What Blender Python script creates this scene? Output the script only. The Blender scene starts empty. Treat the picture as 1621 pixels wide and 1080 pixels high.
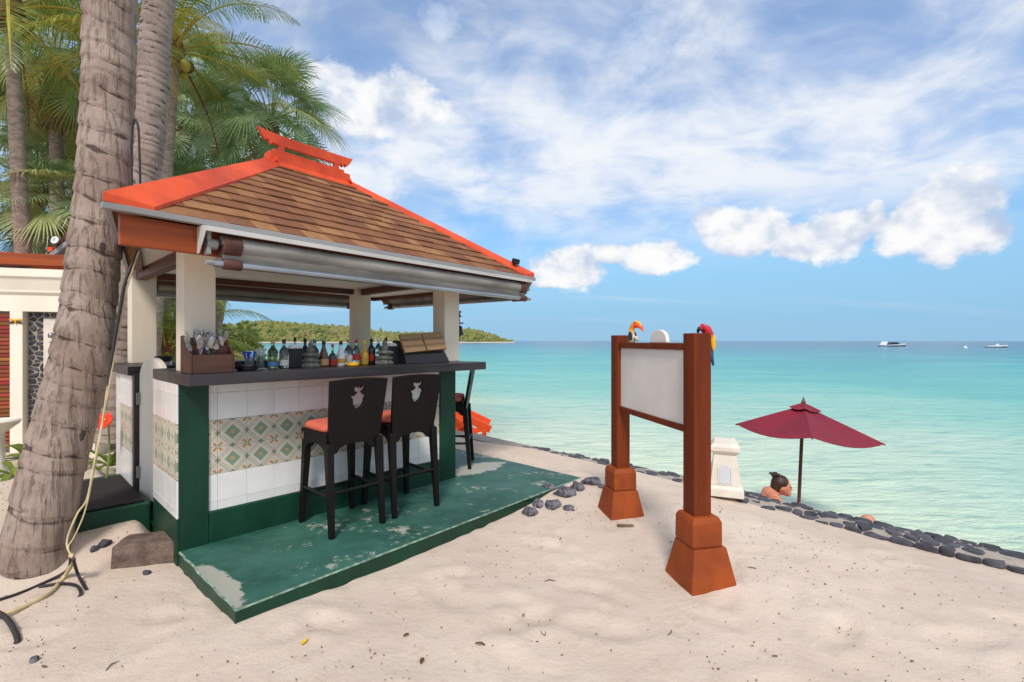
import bpy, bmesh, math, random
from mathutils import Vector, Matrix, noise
R = math.radians
scene = bpy.context.scene
COL = scene.collection

# ------------------------------------------------------------------ camera, sky, sun, exposure
EYE = 1.39
cam_data = bpy.data.cameras.new('camera')
cam_data.lens = 17.0; cam_data.sensor_width = 36.0
cam_data.clip_start = 0.05; cam_data.clip_end = 60000
cam = bpy.data.objects.new('camera', cam_data); COL.objects.link(cam)
cam.location = (0, 0, EYE); cam.rotation_euler = (R(90), 0, 0)
scene.camera = cam
SUN_EL, SUN_AZ = R(48), math.atan2(-0.04, -1.0)      # azimuth measured from +Y towards +X
sun_vec = Vector((math.sin(SUN_AZ)*math.cos(SUN_EL), math.cos(SUN_AZ)*math.cos(SUN_EL), math.sin(SUN_EL)))
sd = bpy.data.lights.new('sun', 'SUN'); sd.energy = 2.5; sd.angle = R(13); sd.color = (1.0, 0.945, 0.87)
sun = bpy.data.objects.new('sun', sd); COL.objects.link(sun)
sun.rotation_euler = sun_vec.to_track_quat('Z', 'Y').to_euler()
scene.view_settings.view_transform = 'Standard'; scene.view_settings.look = 'None'
scene.view_settings.gamma = 1.0; scene.view_settings.use_curve_mapping = False
scene.view_settings.exposure = 0.25
scene.cycles.max_bounces = 8; scene.cycles.transparent_max_bounces = 12
scene.cycles.caustics_reflective = False; scene.cycles.caustics_refractive = False
scene.cycles.use_denoising = True

# ------------------------------------------------------------------ node expressions
class E:
    nt = None
    def __init__(s, sock): s.s = sock
    @staticmethod
    def m(op, *a):
        n = E.nt.nodes.new('ShaderNodeMath'); n.operation = op
        for i, x in enumerate(a):
            if isinstance(x, E): E.nt.links.new(x.s, n.inputs[i])
            else: n.inputs[i].default_value = x
        return E(n.outputs[0])
    def __add__(a, b): return E.m('ADD', a, b)
    __radd__ = __add__
    def __sub__(a, b): return E.m('SUBTRACT', a, b)
    def __rsub__(a, b): return E.m('SUBTRACT', b, a)
    def __mul__(a, b): return E.m('MULTIPLY', a, b)
    __rmul__ = __mul__
    def __truediv__(a, b): return E.m('DIVIDE', a, b)
    def __lt__(a, b): return E.m('LESS_THAN', a, b)
    def __gt__(a, b): return E.m('GREATER_THAN', a, b)
    def abs(a): return E.m('ABSOLUTE', a)
def emax(a, b): return E.m('MAXIMUM', a, b)
def emin(a, b): return E.m('MINIMUM', a, b)
def sst(x, lo, hi, a=0.0, b=1.0):
    n = E.nt.nodes.new('ShaderNodeMapRange'); n.interpolation_type = 'SMOOTHSTEP'
    E.nt.links.new(x.s, n.inputs[0])
    for i, v in enumerate((lo, hi, a, b)): n.inputs[i+1].default_value = v
    return E(n.outputs[0])
def vec(x, y, z):
    n = E.nt.nodes.new('ShaderNodeCombineXYZ')
    for i, v in enumerate((x, y, z)):
        if isinstance(v, E): E.nt.links.new(v.s, n.inputs[i])
        else: n.inputs[i].default_value = v
    return E(n.outputs[0])
def sep(v):
    n = E.nt.nodes.new('ShaderNodeSeparateXYZ'); E.nt.links.new(v.s, n.inputs[0])
    return E(n.outputs[0]), E(n.outputs[1]), E(n.outputs[2])
def tex(which='Object'):
    return E(E.nt.nodes.new('ShaderNodeTexCoord').outputs[which])
def fbm(v, scale, detail=6, rough=0.55, dist=0.0):
    n = E.nt.nodes.new('ShaderNodeTexNoise')
    if v is not None: E.nt.links.new(v.s, n.inputs['Vector'])
    n.inputs['Scale'].default_value = scale; n.inputs['Detail'].default_value = detail
    n.inputs['Roughness'].default_value = rough; n.inputs['Distortion'].default_value = dist
    return E(n.outputs['Fac'])
def vscale(v, sc, loc=(0, 0, 0), rot=(0, 0, 0)):
    n = E.nt.nodes.new('ShaderNodeMapping'); E.nt.links.new(v.s, n.inputs[0])
    n.inputs['Location'].default_value = loc; n.inputs['Rotation'].default_value = rot; n.inputs['Scale'].default_value = sc
    return E(n.outputs[0])
def cmix(f, a, b):
    n = E.nt.nodes.new('ShaderNodeMix'); n.data_type = 'RGBA'
    if isinstance(f, E): E.nt.links.new(f.s, n.inputs[0])
    else: n.inputs[0].default_value = f
    for i, c in ((6, a), (7, b)):
        if isinstance(c, E): E.nt.links.new(c.s, n.inputs[i])
        else: n.inputs[i].default_value = (*c, 1)
    return E(n.outputs[2])
def ramp(f, stops, interp='LINEAR'):
    n = E.nt.nodes.new('ShaderNodeValToRGB'); E.nt.links.new(f.s, n.inputs[0])
    cr = n.color_ramp; cr.interpolation = interp
    while len(cr.elements) < len(stops): cr.elements.new(0.5)
    for e, (p, c) in zip(cr.elements, stops): e.position = p; e.color = (*c, 1)
    return E(n.outputs[0])
def S(r, g, b):
    f = lambda c: ((c/255)/12.92 if c/255 <= 0.04045 else (((c/255)+0.055)/1.055)**2.4)
    return (f(r), f(g), f(b))

# ------------------------------------------------------------------ world: Nishita sky with cumulus and a high veil of cloud
world = bpy.data.worlds.new('World'); scene.world = world; world.use_nodes = True
world.cycles.sampling_method = 'MANUAL'; world.cycles.sample_map_resolution = 512
nt = world.node_tree; nt.nodes.clear(); E.nt = nt
sky = nt.nodes.new('ShaderNodeTexSky'); sky.sky_type = 'NISHITA'; sky.sun_disc = False
sky.sun_elevation = SUN_EL; sky.sun_rotation = SUN_AZ
sky.air_density = 1.0; sky.dust_density = 0.2; sky.ozone_density = 1.5
bgA = nt.nodes.new('ShaderNodeBackground'); hs_ = nt.nodes.new('ShaderNodeHueSaturation'); hs_.inputs['Saturation'].default_value = 1.3; nt.links.new(sky.outputs[0], hs_.inputs['Color']); nt.links.new(hs_.outputs[0], bgA.inputs[0]); bgA.inputs[1].default_value = 0.15
D = tex('Generated')
dx, dy, dz = sep(D)
az = E.m('ARCTAN2', dx, dy)
hor = E.m('SQRT', dx*dx + dy*dy)
el = E.m('ARCTAN2', dz, hor)
F = 765.5
def ae(u, v):
    t = (u-810.5)/F; a = math.atan(t)
    return a, math.atan((541-v)/F*math.cos(a))
crisp = [  # cumulus heaps: centre and half size
 (1490,346,88,72),(1560,372,60,40),(1440,350,50,40),(1425,376,70,36),(1386,352,24,34),(1330,374,82,42),(1270,382,60,30),(1180,370,84,36),(1130,354,42,30),
 (1040,406,62,28),(965,404,44,14),(893,424,60,36),(600,168,100,46),(525,140,70,36),(655,165,34,26),(860,448,30,10)]
soft = [(1290,320,90,30),(620,252,60,40),(700,55,52,40),(1190,90,110,74),(1060,40,150,70),(1210,140,80,50),(770,283,110,44),(1185,222,90,44),(1340,16,160,44),(815,350,60,50),(1240,320,60,30)]
AE = vec(az, el, 0.0)
def heap(lst):
    m = None
    for (u, v, ru, rv) in lst:
        a0, e0 = ae(u, v); c = math.cos(a0)
        ra = 2*1.18*ru/F*c*c; re = 2*1.18*rv/F*c
        g = nt.nodes.new('ShaderNodeTexGradient'); g.gradient_type = 'SPHERICAL'
        nt.links.new(vscale(AE, (1/ra, 1/re, 1), (-a0/ra, -e0/re, 0)).s, g.inputs[0])
        b = E(g.outputs['Fac'])
        m = b if m is None else emax(m, b)
    return m*2.2 - 1.2
Dw = vscale(D, (1, 1, 1.35))
nz = fbm(Dw, 11.0, 7, 0.60)
nzb = fbm(vscale(D, (1, 1, 1.5), (3.1, 1.7, 0.4)), 3.0, 2, 0.5)
m = heap(crisp)
# the same kind of heaps go on round the rest of the sky
away = sst(az.abs(), 0.85, 1.15)
heaps = sst(nzb, 0.5, 0.72, -1.0, 0.8)*sst(el, 0.10, 0.17)*sst(el, 0.75, 0.45)
m = emax(m, away*(heaps + 1.2) - 1.2)
puff = (nz-0.5)*5.2
cum = sst(m*2.3 + puff*0.80, 0.0, 0.75)
ms = heap(soft)
sft = sst(ms*0.9 + (fbm(Dw, 5.0, 5, 0.62)-0.5)*4.5, -0.3, 1.3)*0.85
# billows: the side away from the sun's height is greyer
up_ = fbm(vscale(D, (1, 1, 1.35), (0, 0, 0.045)), 11.0, 3, 0.55)
lum = sst((nz-up_)*3.0 + m*0.45 + 0.14, -0.45, 0.85)
# high veil, drawn out in streaks
px = dx/(dz + 0.16); py = dy/(dz + 0.16)
P = vec(px, py, 0.0)
v1 = fbm(vscale(P, (0.6, 1.1, 1), (0.55, 0.2, 0), (0, 0, R(-38))), 1.0, 5, 0.54, 0.5)
v2 = fbm(P, 3.2, 5, 0.6, 0.4)
veil = sst(v1 + (v2-0.5)*0.35, 0.30, 0.60)*sst(el, 0.11, 0.30)*0.70 + sst(el, 0.10, 0.40)*0.32
low = sst(fbm(vscale(P, (0.12, 1.0, 1)), 1.6, 3, 0.55), 0.5, 0.8)*sst(el, 0.02, 0.08)*sst(el, 0.3, 0.14)*0.35
veil = emax(emax(veil, low), sft)
haze_ = sst(el, 0.36, 0.02)*0.93
bgV = nt.nodes.new('ShaderNodeBackground'); bgV.inputs[1].default_value = 0.82
nt.links.new(cmix(sst(v2*0.6 + v1*0.4, 0.36, 0.60), S(204, 221, 250), S(246, 250, 255)).s, bgV.inputs[0])
bgC = nt.nodes.new('ShaderNodeBackground'); bgC.inputs[1].default_value = 0.83
nt.links.new(cmix(lum, S(190, 206, 232), S(255, 255, 255)).s, bgC.inputs[0])
bgH = nt.nodes.new('ShaderNodeBackground'); bgH.inputs[1].default_value = 0.68; bgH.inputs[0].default_value = (*S(146, 206, 250), 1)
mx0 = nt.nodes.new('ShaderNodeMixShader'); nt.links.new(haze_.s, mx0.inputs[0]); nt.links.new(bgA.outputs[0], mx0.inputs[1]); nt.links.new(bgH.outputs[0], mx0.inputs[2])
mx1 = nt.nodes.new('ShaderNodeMixShader'); nt.links.new(veil.s, mx1.inputs[0]); nt.links.new(mx0.outputs[0], mx1.inputs[1]); nt.links.new(bgV.outputs[0], mx1.inputs[2])
mx2 = nt.nodes.new('ShaderNodeMixShader'); nt.links.new(cum.s, mx2.inputs[0]); nt.links.new(mx1.outputs[0], mx2.inputs[1]); nt.links.new(bgC.outputs[0], mx2.inputs[2])
wo = nt.nodes.new('ShaderNodeOutputWorld'); nt.links.new(mx2.outputs[0], wo.inputs[0])

# ------------------------------------------------------------------ materials
def newmat(name):
    mt = bpy.data.materials.new(name); mt.use_nodes = True
    E.nt = mt.node_tree
    bs = mt.node_tree.nodes['Principled BSDF']
    return mt, bs
def setc(bs, e): E.nt.links.new(e.s, bs.inputs['Base Color'])
def bump(bs, h, strength=0.4, dist=0.01):
    n = E.nt.nodes.new('ShaderNodeBump'); n.inputs['Strength'].default_value = strength; n.inputs['Distance'].default_value = dist
    E.nt.links.new(h.s, n.inputs['Height']); E.nt.links.new(n.outputs[0], bs.inputs['Normal'])
def orand():
    return E(E.nt.nodes.new('ShaderNodeObjectInfo').outputs['Random'])
def pm(name, col, rough=0.6, var=0.14, vs=6.0, bmp=0.0, bs_=50.0, bd=0.004, metal=0.0, col2=None, rnd=0.0, stretch=None, trans=0.0, ior=1.45, spec=0.5, coat=0.0, alpha=1.0, rvar=0.12):
    mt, bs = newmat(name)
    c = tex('Object')
    if stretch: c = vscale(c, stretch)
    f = fbm(c, vs, 7, 0.6)
    lo = tuple(x*(1-var) for x in col); hi = tuple(min(1, x*(1+var)) for x in (col2 or col))
    fs = sst(f, 0.3, 0.7)
    base = cmix(fs, lo, hi)
    if rnd:
        h = E.nt.nodes.new('ShaderNodeHueSaturation'); E.nt.links.new(base.s, h.inputs['Color'])
        rr = orand(); E.nt.links.new((rr*rnd + (1-rnd/2)).s, h.inputs['Value'])
        E.nt.links.new((E.m('FRACT', rr*7.3)*(rnd*0.12) + (0.5-rnd*0.06)).s, h.inputs['Hue'])
        base = E(h.outputs[0])
    setc(bs, base)
    E.nt.links.new(emin(1.0, f*(rvar*2) + (rough-rvar)).s, bs.inputs['Roughness'])
    bs.inputs['Metallic'].default_value = metal; bs.inputs['IOR'].default_value = ior
    bs.inputs['Specular IOR Level'].default_value = spec
    bs.inputs['Transmission Weight'].default_value = trans; bs.inputs['Coat Weight'].default_value = coat
    if alpha < 1: bs.inputs['Alpha'].default_value = alpha
    if bmp: bump(bs, fbm(c, bs_, 5, 0.6), bmp, bd)
    return mt
MATS = {}
def leafmat(name, a, b, c, transl=0.35, vs=3.0):
    mt, bs = newmat(name)
    base = cmix(sst(fbm(tex('Object'), vs, 4, 0.6), 0.32, 0.68), a, b)
    base = cmix(sst(orand(), 0.55, 1.0), base, c)
    setc(bs, base); bs.inputs['Roughness'].default_value = 0.36; bs.inputs['Specular IOR Level'].default_value = 0.55
    t = E.nt.nodes.new('ShaderNodeBsdfTranslucent'); E.nt.links.new(base.s, t.inputs[0])
    mx = E.nt.nodes.new('ShaderNodeMixShader'); mx.inputs[0].default_value = transl
    E.nt.links.new(bs.outputs[0], mx.inputs[1]); E.nt.links.new(t.outputs[0], mx.inputs[2])
    out = [n for n in E.nt.nodes if n.type == 'OUTPUT_MATERIAL'][0]
    E.nt.links.new(mx.outputs[0], out.inputs[0])
    return mt
M = MATS
M['white_paint'] = pm('white_paint', S(226,218,204), 0.55, 0.05, 3, 0.15, 90)
M['pillar'] = pm('pillar_paint', S(224,210,190), 0.6, 0.07, 4, 0.2, 30, stretch=(1,1,0.12))
M['ceiling'] = pm('ceiling_paint', S(232,226,218), 0.6, 0.05, 3)
M['grey_metal'] = pm('grey_metal', S(146,142,140), 0.45, 0.14, 5, 0.1, 60, metal=0.0, stretch=(0.25,1,1))
M['hood'] = pm('hood_metal', S(196,192,188), 0.45, 0.12, 5, 0.1, 60, stretch=(0.25,1,1))
M['worn_edge'] = pm('worn_edge', S(120,140,124), 0.8, 0.5, 30, 0.5, 60)
M['galv'] = pm('galvanised_pipe', S(170,172,176), 0.36, 0.16, 5, 0.0, metal=0.85, stretch=(0.25,1,1))
M['fabric_grey'] = pm('awning_fabric', S(138,132,126), 0.75, 0.38, 3.2, 0.25, 60, stretch=(0.35,1,1.6))
M['clamp_brown'] = pm('clamp_brown', S(88,52,42), 0.55, 0.2, 20)
M['fascia'] = pm('fascia_wood', S(150,66,16), 0.5, 0.25, 5, 0.2, 60, stretch=(0.2,1,3), rvar=0.1)
M['beam_brown'] = pm('beam_brown', S(92,52,38), 0.55, 0.2, 5, stretch=(0.3,1,1))
M['red_paint'] = pm('red_roof_paint', S(202,64,24), 0.55, 0.16, 2.6, 0.1, 60, col2=S(214,80,38), rvar=0.15)
M['green_paint'] = pm('green_paint', S(5,56,36), 0.5, 0.28, 3.5, 0.25, 24, stretch=(1.4,1.4,0.5), rvar=0.14)
M['black_wood'] = pm('black_wood', S(48,44,46), 0.42, 0.35, 5, 0.25, 60, stretch=(0.25,2.5,2.5), rvar=0.16)
M['stool_wood'] = pm('stool_wood', S(15,10,10), 0.5, 0.35, 8, 0.15, 50, stretch=(1,1,0.25), rvar=0.12, spec=0.3)
M['cushion'] = pm('salmon_cushion', S(205,98,78), 0.85, 0.16, 9, 0.35, 260, 0.002)
M['box_wood'] = pm('dark_box_wood', S(74,46,34), 0.5, 0.35, 7, 0.25, 50, stretch=(0.4,1.5,1.5))
M['steel'] = pm('steel', S(160,158,158), 0.3, 0.2, 20, metal=0.9)
M['black_plastic'] = pm('black_plastic', S(26,26,28), 0.45, 0.2, 8)
M['mortar'] = pm('mortar', S(164,152,140), 0.85, 0.14, 8, 0.5, 40, 0.01)
M['grout'] = pm('grout', S(206,200,192), 0.8, 0.1, 9)
M['white_tile'] = pm('white_tile', S(232,228,224), 0.22, 0.05, 5, rnd=0.08, rvar=0.05)
M['dark_stone'] = pm('dark_stone', S(72,71,77), 0.8, 0.42, 13, 0.7, 38, 0.012, rnd=0.5)
M['grey_rock'] = pm('grey_rock', S(56,56,66), 0.85, 0.4, 22, 0.9, 30, 0.02, col2=S(116,112,118), rnd=0.4)
M['concrete'] = pm('old_concrete', S(112,93,82), 0.9, 0.4, 9, 0.9, 30, 0.02)
M['terracotta'] = pm('terracotta_paint', S(144,62,9), 0.68, 0.22, 5, 0.3, 40, 0.006, rvar=0.12)
M['post_wood'] = pm('sign_post_wood', S(108,44,15), 0.55, 0.22, 6, 0.18, 50, stretch=(2,2,0.15), rvar=0.12, spec=0.25)
M['board_white'] = pm('board_white', S(230,221,214), 0.45, 0.06, 2.5)
M['cast_white'] = pm('cast_white', S(222,212,198), 0.65, 0.09, 6, 0.25, 50)
M['lamp_pane'] = pm('lamp_pane', S(206,206,212), 0.35, 0.05, 4)
M['canopy'] = pm('umbrella_canvas', S(126,22,44), 0.78, 0.14, 3, 0.2, 240, 0.002)
M['pole_wood'] = pm('pole_wood', S(98,66,52), 0.5, 0.2, 8, stretch=(1,1,0.2))
M['skin'] = pm('skin', S(196,138,108), 0.5, 0.08, 8)
M['skin_tan'] = pm('skin_tan', S(206,134,104), 0.5, 0.08, 8)
M['hair'] = pm('dark_hair', S(62,40,30), 0.5, 0.4, 30, 0.5, 120, 0.004, stretch=(1,1,0.3))
M['swim'] = pm('swim_fabric', S(40,46,70), 0.7, 0.1, 10)
M['bark_far'] = pm('palm_bark_far', S(142,124,112), 0.85, 0.32, 8, 0.6, 16, 0.03, stretch=(1,1,2.4))
M['rope'] = pm('cream_cable', S(200,180,138), 0.6, 0.14, 14)
M['cable_black'] = pm('black_cable', S(46,40,42), 0.55, 0.3, 10)
M['hull_white'] = pm('hull_white', S(232,234,236), 0.3, 0.03, 1)
M['hull_dark'] = pm('hull_dark', S(38,52,70), 0.35, 0.1, 1)
M['orange_paint'] = pm('orange_paint', S(236,84,34), 0.45, 0.1, 6)
M['mat_rubber'] = pm('black_mat', S(40,32,32), 0.95, 0.25, 14, 0.8, 320, 0.006)
M['wall_cream'] = pm('wall_cream', S(240,230,212), 0.65, 0.06, 2.5, 0.15, 60)
M['slat_wood'] = pm('slat_wood', S(150,78,40), 0.45, 0.2, 9, stretch=(0.3,1,1), rnd=0.5)
M['hedge'] = leafmat('shrub_leaf', S(84,116,40), S(150,164,62), S(178,176,84), 0.35, 5)
M['leaf_coco'] = leafmat('coconut_leaf', S(86,118,42), S(150,164,70), S(200,184,80), 0.28, 2.0)
M['leaf_fan'] = leafmat('fan_leaf', S(92,124,76), S(160,182,128), S(186,190,118), 0.24, 3.0)
M['leaf_dry'] = leafmat('dry_leaf', S(150,116,66), S(176,142,84), S(120,84,48), 0.3, 3.0)
M['rachis'] = pm('frond_rib', S(168,152,60), 0.5, 0.15, 3)
M['petiole'] = pm('fan_stalk', S(132,140,78), 0.5, 0.15, 3)
M['fibre'] = pm('crown_fibre', S(112,76,44), 0.9, 0.4, 14, 0.8, 30, 0.02)
M['flower'] = pm('hibiscus_red', S(226,62,28), 0.55, 0.14, 20)
M['blade'] = leafmat('lily_blade', S(92,122,40), S(134,156,58), S(160,168,70), 0.35, 4)

def glassmat(name, col, rough=0.04, alpha=None, trans=0.92):
    mt, bs = newmat(name)
    base = cmix(sst(fbm(tex('Object'), 20, 3), .3, .7), tuple(c*0.94 for c in col), col)
    setc(bs, base); bs.inputs['Roughness'].default_value = rough
    bs.inputs['Transmission Weight'].default_value = trans; bs.inputs['IOR'].default_value = 1.45
    return mt
M['glass_clear'] = glassmat('glass_clear', S(226,238,232))
M['glass_green'] = glassmat('glass_pale_green', S(196,214,150))
M['glass_brown'] = pm('glass_brown', S(92,44,24), 0.12, 0.15, 9, coat=0.5)
M['glass_dark'] = pm('glass_dark', S(44,22,20), 0.12, 0.15, 9, coat=0.5)
M['glass_yellow'] = pm('liquor_yellow', S(222,166,34), 0.15, 0.1, 9, coat=0.5)
M['bottle_white'] = pm('bottle_white', S(222,220,222), 0.2, 0.05, 9, coat=0.4)
for nm, c in dict(cap_black=(24,24,26), cap_red=(176,32,40), cap_blue=(34,92,160), cap_yellow=(232,196,30), cap_white=(226,226,224), cork=(176,140,104),
                  label_white=(222,216,206), label_red=(172,44,40), label_gold=(196,150,60), label_blue=(70,124,170), label_tan=(172,132,96), straw_blue=(36,66,190), straw_clear=(206,214,218)).items():
    M[nm] = pm(nm, S(*c), 0.5, 0.1, 30)
M['ashtray'] = pm('ashtray_yellow', S(236,174,24), 0.25, 0.06, 9)
M['statue'] = pm('carved_stone', S(104,106,98), 0.85, 0.3, 26, 0.7, 80, 0.006)
M['menu_cover'] = pm('menu_cover', S(142,112,78), 0.6, 0.12, 14, 0.2, 120, stretch=(0.3,1,3))
M['menu_band'] = pm('menu_band', S(112,88,60), 0.6, 0.14, 14)
M['dry_twig'] = pm('dry_twig', S(112,90,72), 0.85, 0.35, 30)

def _sand():
    mt, bs = newmat('sand')
    o = tex('Object')
    big = fbm(o, 0.9, 6, 0.6); mid = fbm(o, 9, 7, 0.65); fine = fbm(o, 160, 4, 0.7)
    c = cmix(sst(big, .3, .7), S(204,184,167), S(220,202,184))
    c = cmix(sst(mid, .52, .74)*0.45, c, S(184,160,141))
    c = cmix(sst(fine, .58, .78)*0.35, c, S(158,136,118))
    setc(bs, c); bs.inputs['Roughness'].default_value = 0.95; bs.inputs['Specular IOR Level'].default_value = 0.15
    bump(bs, mid*1.0 + fbm(o, 30, 6, 0.7)*0.8 + fine*0.35, 0.5, 0.025)
    return mt
M['sand'] = _sand()
def _platform():
    mt, bs = newmat('worn_green_floor')
    o = tex('Object')
    wear = fbm(vscale(o, (0.8, 1.7, 1)), 1.7, 9, 0.7) ; spots = fbm(o, 14, 8, 0.75); sp2 = fbm(o, 4.2, 8, 0.72, 0.3)
    g = cmix(sst(fbm(o, 2.2, 8, .65), .3, .7), S(22,68,56), S(56,100,86))
    g = cmix(sst(spots, .5, .8)*0.35, g, S(96,140,118))
    gx_, gy_, gz_ = sep(o)
    def spot(cx, cy, ang, la, lb):
        c_, s_ = math.cos(ang), math.sin(ang); ax_ = ((gx_-cx)*c_ + (gy_-cy)*s_)*(1/la); bx_ = ((gy_-cy)*c_ - (gx_-cx)*s_)*(1/lb)
        return emax(0.0, 1.0 - (ax_*ax_ + bx_*bx_))*0.5
    wear = wear + emax(spot(-1.58, 2.585, -0.71, 0.40, 0.10), spot(-0.35, 4.95, 0.75, 0.42, 0.20))
    c = cmix(sst(wear + (spots-0.5)*0.75, 0.60, 0.70)*0.85, g, S(170,166,152))
    c = cmix(sst(sp2 + (spots-0.5)*0.5, 0.64, 0.71)*0.7, c, S(178,170,156))
    setc(bs, c); bs.inputs['Roughness'].default_value = 0.55
    bump(bs, spots + wear, 0.25, 0.006)
    return mt
M['platform'] = _platform()
def _shingle():
    mt, bs = newmat('asphalt_shingle')
    o = tex('Object'); r = orand()
    c = ramp(r, [(0, S(120,73,46)), (0.35, S(130,82,51)), (0.6, S(139,90,55)), (0.8, S(150,101,63)), (1.0, S(162,115,73))])
    g = fbm(o, 190, 3, 0.7); b = fbm(o, 9, 5, 0.6)
    c = cmix(sst(g, .45, .75)*0.5, c, S(84,56,42)); c = cmix(sst(b, .45, .75)*0.35, c, S(98,62,44))
    setc(bs, c); bs.inputs['Roughness'].default_value = 0.92
    bump(bs, g, 0.6, 0.003)
    return mt
M['shingle'] = _shingle()
def _tile():
    mt, bs = newmat('patterned_tile')
    h = 0.0883
    x, y, z = sep(tex('Object'))
    X = x.abs()*(1/h); Z = z.abs()*(1/h)
    L = X + Z
    wob = (E.m('PINGPONG', (X - Z)*5.5, 0.5) - 0.25)*0.10
    cream = cmix(fbm(tex('Object'), 60, 4), S(196,184,166), S(212,202,188))
    green = S(124,148,122); dgreen = S(124,136,112); orange = S(190,150,112)
    c = cream
    inner = (L + wob) < 0.56
    c = cmix(inner, c, green)
    c = cmix(emax(X, Z) < 0.13, c, orange)
    line1 = ((L - 0.80).abs()) < 0.035
    cx = 1.0 - X; cz = 1.0 - Z; K = cx + cz
    line2 = ((L - 0.93).abs()) < 0.022
    line3 = ((K - 0.86).abs()) < 0.03
    c = cmix(emax(emax(line1*0.0, line2), line3), c, dgreen)
    c = cmix(emin(((X-1.0).abs()*1.0 + Z) < 0.2, 1.0), c, dgreen)
    c = cmix(emin(((Z-1.0).abs()*1.0 + X) < 0.2, 1.0), c, dgreen)
    rad = E.m('SQRT', cx*cx + cz*cz)
    petal = emin((cx-cz).abs() < 0.09, (rad > 0.10)*(rad < 0.34))
    c = cmix(petal, c, S(120,132,84))
    dot = (E.m('SQRT', (cx-0.23)*(cx-0.23) + (cz-0.23)*(cz-0.23))) < 0.10
    c = cmix(dot, c, S(196,128,72))
    setc(bs, c); bs.inputs['Roughness'].default_value = 0.32
    return mt
M['pattern_tile'] = _tile()
def _water():
    mt, bs = newmat('sea_water')
    o = tex('Object'); x, y, z = sep(o)
    s = x*0.703 + y*0.711 - 4.45          # distance out from the sea wall: depth of the water
    pn = fbm(vscale(o, (0.05, 0.14, 1)), 1.0, 6, 0.6)
    s2 = emax(s, 1.0)*(sst(pn, 0.2, 0.8, 0.55, 1.6))
    lg = E.m('LOGARITHM', s2, 10.0)*(1/3.2)
    c = ramp(lg, [(0.0, S(226,226,202)), (0.20, S(214,226,196)), (0.285, S(192,215,190)), (0.37, S(148,200,178)), (0.46, S(100,182,166)), (0.58, S(54,156,152)), (0.70, S(26,116,132)), (0.82, S(14,78,110)), (1.0, S(12,62,98))])
    pch = fbm(vscale(o, (0.025, 0.07, 1)), 1.0, 7, 0.62)
    c = cmix(sst(pch, .50, .70)*0.30*sst(s, 14.0, 50.0), c, S(70,120,150))
    c = cmix(sst(fbm(vscale(o, (0.5, 1.4, 1), rot=(0,0,R(-8))), 1.0, 6, .65), .50, .74)*0.22, c, S(60,134,132))
    c = cmix(sst(fbm(vscale(o, (0.9, 3.4, 1), rot=(0,0,R(-6))), 1.0, 6, .7), .52, .68)*0.5*sst(s, 120.0, 6.0), c, S(70,150,136))  # dark ripple reflections near shore, painted into the colour as streaks
    c = cmix(sst(fbm(vscale(o, (1.3, 4.0, 1), (5, 2, 0), (0,0,R(4))), 1.0, 6, .75), .60, .70)*0.55*sst(s, 60.0, 4.0), c, S(214,232,218))  # pale streaks: sparkle on the ripples, painted into the water colour
    setc(bs, c); bs.inputs['Roughness'].default_value = 0.16; bs.inputs['IOR'].default_value = 1.33
    bs.inputs['Specular IOR Level'].default_value = 0.28
    w = fbm(vscale(o, (0.8, 2.6, 1), rot=(0,0,R(-10))), 1.0, 6, 0.62, 0.4) + fbm(vscale(o, (3.0, 8.0, 1), rot=(0,0,R(12))), 1.0, 5, 0.6, 0.3)*0.3
    bump(bs, w, 0.7, 0.25)
    return mt
M['water'] = _water()
def _bark():
    mt, bs = newmat('coconut_bark')
    o = tex('Object')
    at = E.nt.nodes.new('ShaderNodeAttribute'); at.attribute_name = 'scar'
    sc = E(at.outputs['Fac'])
    crack = fbm(vscale(o, (30, 30, 2.4)), 1.0, 5, 0.62, 0.4); blot = fbm(o, 3.0, 6, 0.6); fine = fbm(vscale(o, (1, 1, 0.3)), 60, 4, .65)
    c = cmix(sst(blot, .3, .7), S(138,118,106), S(168,150,138))
    c = cmix(sst(crack, .54, .66)*0.45, c, S(96,76,66))
    c = cmix(sst(fine, .5, .75)*0.4, c, S(112,92,82))
    c = cmix(sst(sc + (fine-.5)*0.5 + (crack-.5)*0.4, 0.35, 0.75)*0.85, c, S(66,54,48))
    setc(bs, c); bs.inputs['Roughness'].default_value = 0.9; bs.inputs['Specular IOR Level'].default_value = 0.2
    bump(bs, (1.0-sst(crack, .5, .68)) + fine*0.5, 0.8, 0.012)
    return mt
M['bark'] = _bark()
def _bark2():
    mt, bs = newmat('ringed_bark')
    o = tex('Object'); at = E.nt.nodes.new('ShaderNodeAttribute'); at.attribute_name = 'scar'; sc = E(at.outputs['Fac'])
    blot = fbm(o, 4.0, 6, 0.6); fine = fbm(vscale(o, (1, 1, 0.35)), 45, 5, .65)
    c = cmix(sst(blot, .3, .7), S(140,124,114), S(168,150,140))
    c = cmix(sst(fine, .48, .72)*0.45, c, S(98,82,74))
    c = cmix(sst(sc + (blot-0.5)*0.7, 0.25, 0.75)*0.85, c, S(62,52,48))
    setc(bs, c); bs.inputs['Roughness'].default_value = 0.9; bs.inputs['Specular IOR Level'].default_value = 0.2
    bump(bs, fine, 0.7, 0.012)
    return mt
M['bark_rings'] = _bark2()
M['knot_dark'] = pm('knot_dark', S(58,44,38), 0.9, 0.4, 40, 0.8, 80, 0.006)
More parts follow.
